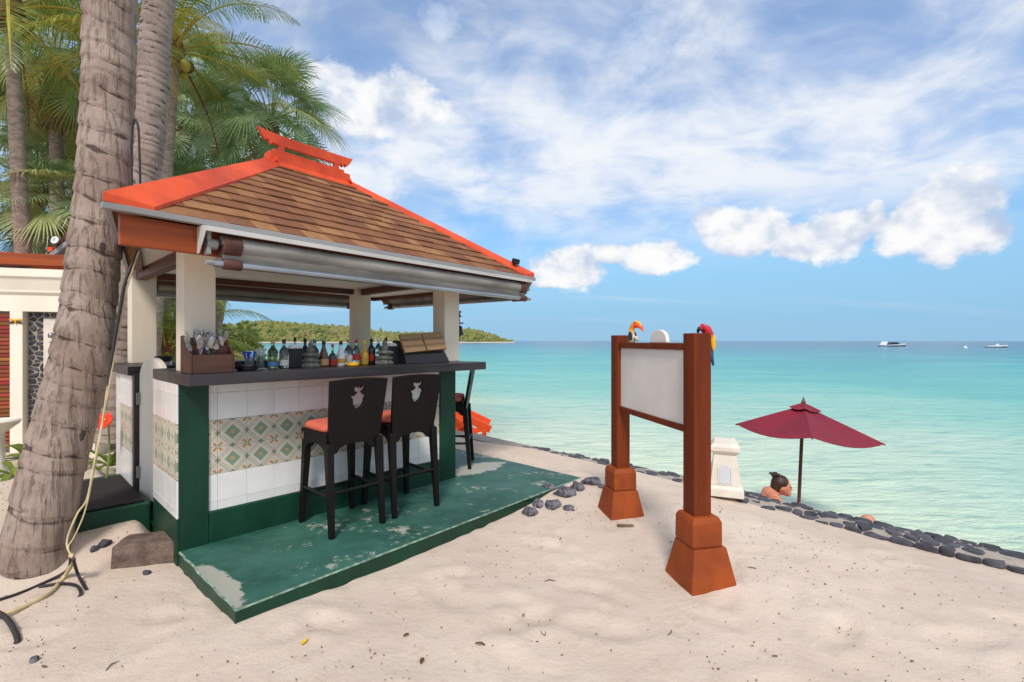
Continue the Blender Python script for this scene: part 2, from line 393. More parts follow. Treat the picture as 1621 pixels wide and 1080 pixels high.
def _hill():
    mt, bs = newmat('hill_forest')
    o = tex('Object')
    c = ramp(fbm(o, 0.075, 5, 0.65), [(0.28, S(66,82,46)), (0.45, S(102,112,62)), (0.6, S(140,136,78)), (0.75, S(160,146,98))])
    c = cmix(sst(fbm(o, 0.016, 4), .45, .65)*0.5, c, S(150,138,100))
    setc(bs, c); bs.inputs['Roughness'].default_value = 0.9; bs.inputs['Specular IOR Level'].default_value = 0.1
    return mt
M['hill'] = _hill()

# ------------------------------------------------------------------ mesh helpers
WM = {}
class MB:
    def __init__(s): s.v = []; s.f = []; s.mi = []
    def add(s, vs, fs, mt=None, mi=0):
        b = len(s.v)
        for p in vs:
            p = Vector(p); s.v.append(mt @ p if mt else p)
        for f in fs: s.f.append([b+i for i in f]); s.mi.append(mi)
        return s
    def box(s, x0, x1, y0, y1, z0, z1, mt=None, mi=0):
        return s.hexa([(x0,y0,z0),(x1,y0,z0),(x1,y1,z0),(x0,y1,z0),(x0,y0,z1),(x1,y0,z1),(x1,y1,z1),(x0,y1,z1)], mt, mi)
    def hexa(s, p, mt=None, mi=0):
        return s.add(p, [(0,3,2,1),(4,5,6,7),(0,1,5,4),(1,2,6,5),(2,3,7,6),(3,0,4,7)], mt, mi)
    def loft(s, rings, caps=True, closed=True, mt=None, mi=0):
        n = len(rings[0]); vs = [p for r in rings for p in r]; fs = []
        for i in range(len(rings)-1):
            for j in range(n if closed else n-1):
                k = (j+1) % n
                fs.append((i*n+j, i*n+k, (i+1)*n+k, (i+1)*n+j))
        if caps: fs.append(tuple(reversed(range(n)))); fs.append(tuple((len(rings)-1)*n+j for j in range(n)))
        return s.add(vs, fs, mt, mi)
    def tube(s, pts, rad, n=8, mt=None, mi=0, flat=1.0):
        pts = [Vector(p) for p in pts]; rings = []
        if not isinstance(rad, (list, tuple)): rad = [rad]*len(pts)
        up = None
        for i, p in enumerate(pts):
            t = (pts[min(i+1, len(pts)-1)] - pts[max(i-1, 0)]).normalized()
            if up is None: up = Vector((0,0,1)) if abs(t.z) < 0.9 else Vector((1,0,0))
            a = t.cross(up).normalized(); b = a.cross(t).normalized(); up = b
            rings.append([p + (a*math.cos(2*math.pi*k/n) + b*math.sin(2*math.pi*k/n)*flat)*rad[i] for k in range(n)])
        return s.loft(rings, mt=mt, mi=mi)
    def lathe(s, prof, n=16, mt=None, mi=0):
        return s.loft([[(r*math.cos(2*math.pi*k/n), r*math.sin(2*math.pi*k/n), z) for k in range(n)] for r, z in prof], mt=mt, mi=mi)
    def ell(s, c, r, nu=12, nv=8, mt=None, mi=0):
        rings = []
        for i in range(nv+1):
            a = math.pi*(i+0.02 if i == 0 else (i-0.02 if i == nv else i))/nv
            rings.append([(c[0]+r[0]*math.sin(a)*math.cos(2*math.pi*k/nu), c[1]+r[1]*math.sin(a)*math.sin(2*math.pi*k/nu), c[2]-r[2]*math.cos(a)) for k in range(nu)])
        return s.loft(rings, mt=mt, mi=mi)
    def prism(s, pts, h0, h1, axis='z', mt=None, mi=0):
        n = len(pts)
        def P(p, h): return (p[0], p[1], h) if axis == 'z' else ((p[0], h, p[1]) if axis == 'y' else (h, p[0], p[1]))
        vs = [P(p, h0) for p in pts] + [P(p, h1) for p in pts]
        fs = [tuple(range(n))[::-1], tuple(range(n, 2*n))] + [(i, (i+1) % n, n+(i+1) % n, n+i) for i in range(n)]
        return s.add(vs, fs, mt, mi)
    def mesh(s, name, mats, smooth=False, bevel=0.0, seg=1):
        me = bpy.data.meshes.new(name); me.from_pydata([tuple(p) for p in s.v], [], s.f)
        for m_ in (mats if isinstance(mats, (list, tuple)) else [mats]): me.materials.append(m_)
        if any(s.mi): me.polygons.foreach_set('material_index', s.mi)
        bm = bmesh.new(); bm.from_mesh(me)
        bmesh.ops.recalc_face_normals(bm, faces=bm.faces)
        if bevel:
            es = [e for e in bm.edges if len(e.link_faces) == 2 and e.calc_face_angle(0) > 0.5]
            bmesh.ops.bevel(bm, geom=es, offset=bevel, segments=seg, affect='EDGES', profile=0.6, clamp_overlap=True)
        bm.to_mesh(me); bm.free()
        if smooth:
            me.shade_smooth()
            me.set_sharp_from_angle(angle=R(45) if smooth is True else R(smooth))
        me.update()
        return me
    def build(s, name, mats, parent=None, smooth=False, bevel=0.0, seg=1, world=False):
        if world and parent is not None:
            inv = WM[parent.name].inverted(); s.v = [inv @ p for p in s.v]
        return link(name, s.mesh(name, mats, smooth, bevel, seg), parent)
def link(name, me, parent=None, mtx=None):
    o = bpy.data.objects.new(name, me); COL.objects.link(o)
    if parent is not None: o.parent = parent
    if mtx is not None: o.matrix_basis = mtx
    return o
def tag(o, label, cat, group=None):
    o['label'] = label; o['category'] = cat
    if group: o['group'] = group
    return o
def thing(name, label, cat, loc=(0,0,0), rz=0.0, group=None, mtx=None):
    o = bpy.data.objects.new(name, None); COL.objects.link(o); o.empty_display_size = 0.1
    mt = mtx if mtx is not None else Matrix.Translation(loc) @ Matrix.Rotation(rz, 4, 'Z')
    o.matrix_basis = mt; WM[o.name] = mt.copy()
    return tag(o, label, cat, group)
def struct(o, kind='structure'): o['kind'] = kind; return o
def T(x, y, z): return Matrix.Translation((x, y, z))
def RZ(a): return Matrix.Rotation(a, 4, 'Z')
def RX(a): return Matrix.Rotation(a, 4, 'X')
def RY(a): return Matrix.Rotation(a, 4, 'Y')
def clone(o, parent=None):
    c = o.copy(); COL.objects.link(c)
    if parent is not None: c.parent = parent
    for ch in list(o.children): clone(ch, c)
    return c
def at(u, v, Y): return Vector(((u-810.5)/F*Y, Y, EYE-(v-541)/F*Y))       # a point Y metres out
def onz(u, v, z): return at(u, v, (EYE-z)*F/(v-541))                       # the point at height z
def plate(name, outer, holes, th, mat, parent=None, mtx=None, bev=0.0):
    cu = bpy.data.curves.new(name, 'CURVE'); cu.dimensions = '2D'; cu.fill_mode = 'BOTH'; cu.extrude = th/2; cu.bevel_depth = bev
    for pts in [outer]+holes:
        sp = cu.splines.new('POLY'); sp.points.add(len(pts)-1); sp.use_cyclic_u = True
        for p, q in zip(sp.points, pts): p.co = (q[0], q[1], 0, 1)
    t = bpy.data.objects.new(name, cu); COL.objects.link(t)
    dg = bpy.context.evaluated_depsgraph_get(); dg.update()
    me = bpy.data.meshes.new_from_object(t.evaluated_get(dg)); me.name = name
    bpy.data.objects.remove(t); bpy.data.curves.remove(cu)
    if mtx is not None: me.transform(mtx)
    me.materials.clear(); me.materials.append(mat)
    return link(name, me, parent)
def remesh(mb, name, mat, parent, voxel=0.01, smooth_it=4):
    o = mb.build(name, mat, parent)
    md = o.modifiers.new('r', 'REMESH'); md.mode = 'VOXEL'; md.voxel_size = voxel
    sm = o.modifiers.new('s', 'SMOOTH'); sm.iterations = smooth_it; sm.factor = 0.5
    dg = bpy.context.evaluated_depsgraph_get(); dg.update()
    me = bpy.data.meshes.new_from_object(o.evaluated_get(dg)); me.name = name
    o.modifiers.clear(); o.data = me
    if not me.materials: me.materials.append(mat)
    me.shade_smooth()
    return o
def n3(x, y, z=0.0): return noise.noise(Vector((x, y, z)))
def ss(lo, hi, x):
    t = min(1, max(0, (x-lo)/(hi-lo))); return t*t*(3-2*t)
rng = random.Random(7)

# ------------------------------------------------------------------ the lie of the land
BA = math.atan2(0.7315, 0.682)                      # heading of the bar front
W0 = Vector((-2.055, 2.983, 0.09))                  # near left corner of the bar at floor level
BARM = T(*W0) @ RZ(BA)
BARI = BARM.inverted()
def bl(u, q):                                       # bar-local x on the sight line u at depth q behind the front
    r = (u-810.5)/F
    return (r*(2.983+0.682*q)+2.055+0.7315*q)/(0.682-0.7315*r)
AV = Vector((-0.711, 0.703)); BV = Vector((0.703, 0.711)); SH = 4.45        # along and across the shore
def shore(a, b): return AV*a + BV*(SH-b)            # b metres inland of the sea wall
FEET = []
for i in range(150):
    FEET.append((rng.uniform(-1.5, 6.5), rng.uniform(0.45, 4.9), rng.uniform(0, 6.28), rng.uniform(0.6, 1.2)))
def sand_z(x, y):
    p = BARI @ Vector((x, y, 0.09))
    z = 0.012*n3(x*1.1, y*1.1, 3.0) + 0.006*n3(x*3.3, y*3.3, 9.0) + 0.005*n3(x*8, y*8, 1.0)
    z += 0.15*ss(0.22, 0.7, p.y)*ss(0.02, -0.12, p.x)*ss(9, 4, abs(x))        # higher sand beside the gate
    z += 0.05*ss(1.2, 2.6, p.x)*ss(-0.9, -1.15, p.y)*0 + 0.045*ss(1.4, 2.9, p.x)*ss(2.6, 1.2, abs(p.y+1.0))
    z += 0.028*ss(0.9, 0.0, abs(p.x+0.1))*ss(-0.5, -1.0, p.y)
    z -= 0.075*ss(3.7, 4.42, 0.703*x+0.711*y)*ss(1.3, 2.2, x)
    rd = math.hypot(x-0.55, y-4.45); z += 0.035*ss(0.7, 0.1, rd)
    return z
def spaced(lo, hi, step, far_lo, far_hi, g=1.25):
    xs = [lo+step*i for i in range(int((hi-lo)/step)+1)]
    d = step; x = xs[-1]
    while x < far_hi: d *= g; x += d; xs.append(x)
    d = step; x = lo; pre = []
    while x > far_lo: d *= g; x -= d; pre.append(x)
    return pre[::-1] + xs
A_ = spaced(-1.9, 6.9, 0.032, -60, 90); B_ = [b for b in spaced(0.0, 5.0, 0.032, 0.0, 90)]
cells = {}
for i, ft in enumerate(FEET):
    cells.setdefault((round(ft[0]), round(ft[1])), []).append(ft)
sv = []
for b in B_:
    for a in A_:
        p = shore(a, b); z = sand_z(p.x, p.y)
        if -2 < a < 7 and b < 5.2:
            for i in (-1, 0, 1):
                for j in (-1, 0, 1):
                    for (fa, fb, th, sz) in cells.get((round(a)+i, round(b)+j), ()):
                        da, db = a-fa, b-fb
                        lx = (da*math.cos(th)+db*math.sin(th))/(0.15*sz); ly = (-da*math.sin(th)+db*math.cos(th))/(0.065*sz)
                        r2 = lx*lx+ly*ly
                        if r2 < 6: z += (-0.011*math.exp(-r2*r2*0.9) + 0.006*math.exp(-(math.sqrt(r2)-1.5)**2*3))*sz
        sv.append((p.x, p.y, z))
na = len(A_)
sf = [(i*na+j, i*na+j+1, (i+1)*na+j+1, (i+1)*na+j) for i in range(len(B_)-1) for j in range(na-1)]
me = bpy.data.meshes.new('sand_ground'); me.from_pydata(sv, [], sf); me.materials.append(M['sand']); me.shade_smooth()
struct(link('sand_ground', me))
# beach below the wall, and the sea
bv = []; ba = [-60+3*i for i in range(51)]; bb = [-0.30, -0.31, -0.6, -1.2, -2, -3, -4.2, -6, -9, -14]
bz = [-0.1, -0.78, -0.84, -0.9, -0.99, -1.07, -1.17, -1.4, -1.9, -2.6]
for b, z in zip(bb, bz):
    for a in ba:
        p = shore(a, b); bv.append((p.x, p.y, z + 0.02*n3(a*0.8, b*1.1, 4)))
nb = len(ba)
mb = MB(); mb.add(bv, [(i*nb+j, i*nb+j+1, (i+1)*nb+j+1, (i+1)*nb+j) for i in range(len(bb)-1) for j in range(nb-1)])
struct(mb.build('beach', M['sand'], smooth=30))
SEA = -1.15
mb = MB(); mb.add([(-30000,-400,SEA),(30000,-400,SEA),(30000,32000,SEA),(-30000,32000,SEA)], [(0,1,2,3)])
struct(mb.build('sea', M['water']))

# ------------------------------------------------------------------ wooded headland across the bay
def hill_px(u):
    k = [(250,14),(330,22),(365,27),(400,31),(435,32),(480,28),(520,25),(560,22),(592,16),(620,13),(650,12),(690,13),(718,17),(742,20),(765,14),(785,7),(800,3),(814,0.6)]
    for (u0, h0), (u1, h1) in zip(k, k[1:]):
        if u0 <= u <= u1: return h0+(h1-h0)*(u-u0)/(u1-u0)
    return 0
HY = 700.0
hv = []; us = [250+4*i for i in range(142)]
prof = [(0, -0.2), (6, 0.04), (14, 0.10), (40, 0.5), (75, 0.88), (105, 0.97), (150, 0.6), (220, -0.3)]
def hill_z(u, dyy):
    H = hill_px(u)*HY/F*1.12
    for (d0, k0), (d1, k1) in zip(prof, prof[1:]):
        if d0 <= dyy <= d1: return SEA + H*(k0+(k1-k0)*(dyy-d0)/(d1-d0)) + 0.4
    return SEA
for dyy, k in prof:
    for u in us:
        Y = HY+dyy; hv.append(((u-810.5)/F*Y, Y, hill_z(u, dyy)))
nu = len(us)
mb = MB(); mb.add(hv, [(i*nu+j, i*nu+j+1, (i+1)*nu+j+1, (i+1)*nu+j) for i in range(len(prof)-1) for j in range(nu-1)])
struct(mb.build('headland_terrain', M['hill'], smooth=60))
mb = MB()
for a, b in ((0, 1),):
    ring0 = [((u-810.5)/F*(HY-9), HY-9, SEA+0.02) for u in us]; ring1 = [((u-810.5)/F*(HY+8), HY+8, SEA+1.3+0.5*n3(u*0.05, 2)) for u in us]
    mb.add(ring0+ring1, [(j, j+1, nu+j+1, nu+j) for j in range(nu-1)])
struct(mb.build('far_beach', M['sand']))
bm = bmesh.new(); bmesh.ops.create_icosphere(bm, subdivisions=1, radius=1)
iv = [v.co.copy() for v in bm.verts]; iff = [[v.index for v in f.verts] for f in bm.faces]; bm.free()
mb = MB()
for i in range(4200):
    u = rng.uniform(255, 812); d = rng.uniform(7, 112)**1.0; Y = HY+d
    sz = rng.uniform(1.4, 3.6)*(1 if hill_px(u) > 6 else 0.6); z = hill_z(u, d)
    hh = sz*rng.uniform(0.7, 1.5)
    if rng.random() < 0.05: hh *= 1.6; sz *= 0.8
    c = Vector(((u-810.5)/F*Y, Y, z+hh*0.3))
    mb.add([c + Vector((p.x*sz*rng.uniform(.7,1.3), p.y*sz*rng.uniform(.7,1.3), p.z*hh*rng.uniform(.7,1.3))) for p in iv], iff)
o = mb.build('headland_forest', M['hill']); struct(o, 'stuff'); o['label'] = 'dense woodland covering the far headland'; o['category'] = 'forest'

# ------------------------------------------------------------------ low sea wall of dark stones in mortar
def in_clip(poly, a, b, c):                      # keep the part of poly where a*x+b*y<=c
    out = []
    for i, p in enumerate(poly):
        q = poly[(i+1) % len(poly)]; dp = a*p[0]+b*p[1]-c; dq = a*q[0]+b*q[1]-c
        if dp <= 0: out.append(p)
        if (dp < 0) != (dq < 0) and dp != dq:
            t = dp/(dp-dq); out.append((p[0]+(q[0]-p[0])*t, p[1]+(q[1]-p[1])*t))
    return out
def cells_of(x0, x1, y0, y1, size, seed, gap):
    r = random.Random(seed); pts = []
    nx = max(1, round((x1-x0)/size)); ny = max(1, round((y1-y0)/(size*0.72)))
    for i in range(nx):
        for j in range(ny):
            pts.append((x0+(i+0.5+r.uniform(-.46,.46)+(0.25 if j % 2 else -0.25))*(x1-x0)/nx, y0+(j+0.5+r.uniform(-.42,.42))*(y1-y0)/ny))
    res = []
    for i, p in enumerate(pts):
        poly = [(x0, y0), (x1, y0), (x1, y1), (x0, y1)]
        for j, q in enumerate(pts):
            if i == j: continue
            dx_, dy_ = q[0]-p[0], q[1]-p[1]; L = math.hypot(dx_, dy_)
            if L > size*3.2: continue
            mx_, my_ = (p[0]+q[0])/2, (p[1]+q[1])/2
            poly = in_clip(poly, dx_/L, dy_/L, (dx_*mx_+dy_*my_)/L-gap*r.uniform(.7,1.6))
            if len(poly) < 3: break
        if len(poly) < 3: continue
        # round the corners once
        q2 = []
        for k in range(len(poly)):
            a, b = poly[k], poly[(k+1) % len(poly)]
            q2 += [(a[0]*.80+b[0]*.20, a[1]*.80+b[1]*.20), (a[0]*.20+b[0]*.80, a[1]*.20+b[1]*.80)]
        A = 0.5*sum(q2[k][0]*q2[(k+1) % len(q2)][1]-q2[(k+1) % len(q2)][0]*q2[k][1] for k in range(len(q2)))
        if abs(A) > size*size*0.06: res.append(q2)
    return res
def stone_piece(name, poly, mt, parent, h, seed, mat):
    r = random.Random(seed); cx = sum(p[0] for p in poly)/len(poly); cy = sum(p[1] for p in poly)/len(poly)
    mb = MB(); tx, ty = r.uniform(-.06,.06), r.uniform(-.06,.06)
    lo = [(p[0], p[1], -0.02) for p in poly]
    mid = [(cx+(p[0]-cx)*.98, cy+(p[1]-cy)*.98, h*0.6) for p in poly]
    top = [(cx+(p[0]-cx)*.84, cy+(p[1]-cy)*.84, h*r.uniform(.9,1.1)+(p[0]-cx)*tx+(p[1]-cy)*ty) for p in poly]
    mb.loft([lo, mid, top], mt=mt)
    return mb.build(name, mat, parent, smooth=50)
wall_frame = Matrix(((AV.x, -BV.x*-1, 0, 0), (AV.y, BV.y, 0, 0), (0, 0, 1, 0), (0, 0, 0, 1)))   # x along the wall, y out to sea
wall_o = shore(-2.2, 0.0)
WF = T(wall_o.x, wall_o.y, 0) @ Matrix(((AV.x, BV.x, 0, 0), (AV.y, BV.y, 0, 0), (0, 0, 1, 0), (0, 0, 0, 1)))
sw = thing('stone_wall', 'low sea wall of dark stones set in pale mortar along the sand edge', 'wall', mtx=T(wall_o.x, wall_o.y, 0))
WL = T(0,0,0) @ Matrix(((AV.x, BV.x, 0, 0), (AV.y, BV.y, 0, 0), (0, 0, 1, 0), (0, 0, 0, 1)))
LW = 12.0
def wall_h(x): return -0.03 + 0.014*n3(x*1.5, 0.3) + 0.05*ss(3.3, 4.6, x)
mb = MB(); xs = [0.1*i for i in range(int(LW/0.1)+1)]
rings = []
for x in xs:
    e = 0.02*n3(x*3, 7.7)
    rings.append([(x, -0.02+e, -0.12), (x, 0.0+e, wall_h(x)-0.010), (x, 0.10, wall_h(x)), (x, 0.34, wall_h(x)-0.03), (x, 0.37+e*0.6, -0.10), (x, 0.41, -0.95)])
mb.loft(rings, mt=WL); mb.build('mortar_bed', M['mortar'], sw, smooth=30)
for i, poly in enumerate(cells_of(0.0, 6.6, -0.04, 0.36, 0.12, 5, 0.0035)):
    cx = sum(p[0] for p in poly)/len(poly); cy = sum(p[1] for p in poly)/len(poly)
    if cx > 3.1 and random.Random(i).random() < 0.15+0.15*(cx-3.1): continue
    stone_piece('stone', poly, WL @ T(0, 0, wall_h(cx)-0.010-(0.010 if cy < .06 else 0)-0.10*max(0, cy-0.10)), sw, rng.uniform(0.004, 0.026), i, M['dark_stone'])
mb = MB()
def rough_stone(c, r, seed, flat=0.7, sub=2):
    b = bmesh.new(); bmesh.ops.create_icosphere(b, subdivisions=sub, radius=1)
    vs = []
    for v in b.verts:
        k = 1+0.55*n3(v.co.x*1.2+seed*3.1, v.co.y*1.2, v.co.z*1.2)+0.14*n3(v.co.x*3.2, v.co.y*3.2+seed, v.co.z*3.2)
        vs.append(Vector((v.co.x*r*k, v.co.y*r*k*0.8, v.co.z*r*k*flat)))
    fs = [[v.index for v in f.verts] for f in b.faces]; b.free()
    return MB().add([Vector(c)+RZ(seed*2.3) @ p for p in vs], fs)
# rocks heaped at the platform corner
rk = [(838,806,.07,'lowest'),(852,796,.055,''),(876,798,.075,''),(893,785,.085,''),(869,777,.06,''),(915,778,.07,''),(936,770,.085,''),(900,803,.045,''),(952,775,.04,'')]
words_ = ['grey rock nearest the camera at the green platform corner', 'bluish rock wedged against the platform edge', 'broad grey rock half set in sand below the platform edge', 'biggest dark rock in the heap beside the platform corner',
          'grey rock on top against the green floor edge', 'rounded grey rock near the far end of the rock heap', 'large speckled rock ending the heap beside the platform tip', 'small grey rock lying loose in front of the rock heap', 'small grey stone beyond the end of the rock heap']
for i, (u, v, r, _) in enumerate(rk):
    p = onz(u, v, 0.06)
    o = rough_stone((0,0,0), r*1.05, i+1, 0.62).build('rock', M['grey_rock'], smooth=18); o.location = (p.x, p.y, sand_z(p.x, p.y)+r*0.12)
    tag(o, words_[i], 'rock', 'rocks at the platform corner')

# ------------------------------------------------------------------ green floor of the bar
def bw(x, y, z=0.0): return BARM @ Vector((x, y, z))
PTOP = 0.09
corners = [bw(-0.02, -0.97), bw(3.0, -1.10), bw(3.05, 2.2), bw(-0.02, 2.2)]
c2 = onz(372, 968, PTOP); c3 = onz(921, 757, PTOP); c4 = onz(770, 722, PTOP); c1 = onz(284, 876, PTOP)
e34 = (c4-c3).normalized()
out = [c1, c2, c3, c3+e34*3.6, bw(-0.02, 2.3)]
mb = MB()
pts = []
for i in range(len(out)):
    a, b = out[i], out[(i+1) % len(out)]
    n = max(1, int((b-a).length/0.06))
    for k in range(n):
        p = a.lerp(b, k/n); w = 0.006*n3(p.x*9, p.y*9, 5)
        pts.append((p.x+w, p.y+w))
ins = [(x+(0.012*(sum(p[0] for p in pts)/len(pts)-x)/2), y+(0.012*(sum(p[1] for p in pts)/len(pts)-y)/2)) for x, y in pts]
mb.loft([[(x, y, -0.15) for x, y in pts], [(x, y, PTOP-0.006) for x, y in pts], [(x, y, PTOP) for x, y in ins]])
o = mb.build('bar_platform', [M['platform'], M['green_paint'], M['worn_edge']], smooth=30); struct(o)
for p in o.data.polygons:
    if abs(p.normal.z) < 0.25: p.material_index = 1
    elif p.normal.z < 0.985: p.material_index = 2
# step beside the gate with a mat
mb = MB(); mb.box(-0.5, -0.02, 0.66, 1.75, -0.2, 0.165)
mb.v = [BARM @ p for p in mb.v]
struct(mb.build('gate_step', M['green_paint'], bevel=0.01))
mb = MB(); mb.box(-0.47, -0.05, 0.70, 1.62, 0.166, 0.18); mb.v = [BARM @ p for p in mb.v]
o = mb.build('door_mat', M['mat_rubber'], bevel=0.004); tag(o, 'black rubber mat lying before the white gate of the bar', 'mat')

# ------------------------------------------------------------------ the bar kiosk
bar = thing('beach_bar', 'tiled green and white beach bar with brown shingle roof and red ridge', 'kiosk', mtx=BARM)
LX = 2.229; DP = 1.90
fr = MB()
fr.box(0, 0.1635, 0, 0.12, -0.09, 1.035); fr.box(2.044, LX, 0, 0.12, -0.09, 1.035); fr.box(0.1635, 2.044, 0.0, 0.12, -0.09, 0.20)
fr.build('front_frame', M['green_paint'], bar, bevel=0.006)
MB().box(0.1635, 2.044, 0.028, 0.12, 0.20, 1.035).build('front_backing', M['grout'], bar)
MB().box(0.0, 0.12, 0.122, 0.64, -0.09, 1.035).build('side_wall', M['grout'], bar)
MB().box(-0.012, 0.0, 0.0, 0.64, -0.09, 0.20).build('side_plinth', M['green_paint'], bar)
MB().box(LX-0.12, LX, 0.122, DP, -0.09, 1.035).build('end_wall', M['green_paint'], bar)
MB().box(0.10, LX-0.122, DP-0.12, DP-0.002, -0.09, 1.035).build('back_wall', M['green_paint'], bar)
MB().box(-0.045, 0.098, 1.13, DP, -0.09, 1.035).build('rear_side_wall', M['grout'], bar)
MB().box(-0.052, 0.10, 1.075, 1.128, -0.05, 1.06).build('gate_jamb', M['black_wood'], bar, bevel=0.004)
# tiles one by one
TW = 0.1766; rows = [(0.20, 0.2564, 'w'), (0.2564, 0.433, 'w'), (0.433, 0.6096, 'p'), (0.6096, 0.7862, 'p'), (0.7862, 0.9628, 'w'), (0.9628, 1.034, 'w')]
tcache = {}
def tile_mesh(w, h, kind, off):
    k = (round(w, 4), round(h, 4), kind, round(off, 4))
    if k not in tcache:
        mb = MB(); g = 0.0008
        mb.box(-w/2+g+off, w/2-g+off, 0, 0.010, -h/2+g, h/2-g)
        tcache[k] = mb.mesh('tile', M['pattern_tile' if kind == 'p' else 'white_tile'], bevel=0.0012)
    return tcache[k]
def tile_wall(x0, x1, joint, mtx):
    js = [joint+TW*k for k in range(-14, 22)]
    edges = [x0] + [j for j in js if x0+0.004 < j < x1-0.004] + [x1]
    for a, b in zip(edges, edges[1:]):
        full = [j for j in js if j <= a+0.005][-1]; cc = full+TW/2
        for z0, z1, k in rows:
            me_ = tile_mesh(b-a, z1-z0, k, (a+b)/2-cc)
            link('tile', me_, bar, mtx @ T(cc, 0, (z0+z1)/2))
tile_wall(0.1635, 2.044, 0.2176, T(0, 0.018, 0))
SIDE = Matrix(((0, 1, 0, -0.0115), (-1, 0, 0, 0), (0, 0, 1, 0), (0, 0, 0, 1)))      # tile plane turned to face -x; runs backwards in y
tile_wall(-0.64, -0.001, -0.64, SIDE)
SIDE2 = Matrix(((0, 1, 0, -0.0565), (-1, 0, 0, 0), (0, 0, 1, 0), (0, 0, 0, 1)))
tile_wall(-1.62, -1.132, -1.62, SIDE2)
# counter slabs
def slab(x0, x1, y0, y1, z0=1.036, z1=1.105): MB().box(x0, x1, y0, y1, z0, z1).build('countertop', M['black_wood'], bar, bevel=0.006, seg=2)
slab(-0.015, 2.36, -0.28, 0.17); slab(-0.015, 0.30, 0.172, 0.64); slab(1.90, 2.36, 0.172, 1.60); slab(0.26, 2.36, 1.602, DP+0.12); slab(-0.085, 0.258, 1.10, DP+0.12)
# pillars
for (x, y) in ((0.03, 0.03), (2.117, 0.03), (0.03, 1.70), (2.117, 1.64)):
    mb = MB(); mb.box(x, x+0.18, y, y+0.18, 1.106, 1.918); o = mb.build('pillar', M['pillar'], bar, bevel=0.006, seg=2)
# swing gate
GM = T(0.0, 1.07, 0) @ RZ(R(-90+10.5))
pts = [(0.0, 0.11), (0.40, 0.11), (0.40, 1.02)] + [(0.2+0.2*math.cos(t), 1.02+0.155*math.sin(t)) for t in [math.pi*k/14 for k in range(1, 14)]] + [(0.0, 1.02)]
mb = MB(); mb.prism(pts, -0.02, 0.02, 'y', mt=GM); gate = mb.build('gate', M['white_paint'], bar, bevel=0.004)
for z in (0.30, 0.86):
    mb = MB(); mb.box(-0.02, 0.022, -0.03, -0.0205, z-0.045, z+0.045, mt=GM); mb.tube([(-0.002,-0.034,z-0.045),(-0.002,-0.034,z+0.045)], 0.006, mt=GM); mb.build('hinge', M['grey_metal'], gate)

# ------------------------------------------------------------------ roof
RA = math.atan2(0.785, 0.62); EL = Vector((-2.008, 2.41, 0))
RFM = T(*EL) @ RZ(RA)
ROOF = BARI @ RFM                                 # roof frame in the bar's own space (z stays world z minus the floor)
def rb(mb): mb.v = [ROOF @ p for p in mb.v]; return mb
RLn, RD = 3.56, 2.70; ZE, ZR = 2.07, 3.01; S0, S1 = 1.44, 2.18; RM = 1.35
pitch = math.atan2(ZR-ZE, RM); SL = math.hypot(ZR-ZE, RM)
mb = MB()
ez = ZE; BX = 0.72                                           # the back is shorter on the left, clear of the palm
dk = [(0,0,ez),(RLn,0,ez),(RLn,RD,ez),(BX,RD,ez),(S0,RM,ZR),(S1,RM,ZR)]
mb.add(dk, [(0,1,5,4),(1,2,5),(2,3,4,5),(3,0,4),(3,2,1,0)])
roof = rb(mb).build('roof', M['shingle'], bar)
rk_ = random.Random(3)
FS = T(0, 0, ZE) @ RX(pitch)                       # front slope: x along the eave, y up the slope
NC = 12; ex = SL/NC
def course_pieces(xl, xr, seed):
    r = random.Random(seed); x = xl - r.uniform(0, .15); res = []
    while x < xr:
        w = r.uniform(0.09, 0.22); a, b = max(x, xl), min(x+w, xr)
        if b-a > 0.02: res.append((a, b))
        x += w
    return res
for c in range(NC):
    y0, y1 = c*ex-0.012, (c+1)*ex+0.03
    k0 = c/NC; k1 = min(1, (c+1)/NC)
    xl0, xr0 = S0*k0, RLn-(RLn-S1)*k0; xl1, xr1 = S0*k1, RLn-(RLn-S1)*k1
    for i, (a, b) in enumerate(course_pieces(xl0+0.06, xr0-0.04, c*7+1)):
        # skew the ends so that they stay inside the hips
        f = lambda x: min(max(x, xl1+0.05), xr1-0.03)
        h0 = 0.016 + 0.006*rk_.random(); h1 = 0.004
        a += 0.001; b -= 0.001
        if f(b)-f(a) < 0.004: f2a, f2b = f(a)-0.002, f(a)+0.002
        else: f2a, f2b = f(a), f(b)
        sx = rk_.uniform(-.006, .006)
        mb = MB(); mb.hexa([(a,y0,0.001),(b,y0,0.001),(f2b,y1,0.001),(f2a,y1,0.001),(a+sx,y0+rk_.uniform(-.004,.004),h0),(b-sx,y0+rk_.uniform(-.004,.004),h0),(f2b,y1,h1),(f2a,y1,h1)], mt=FS)
        rb(mb).build('shingle', M['shingle'], roof)
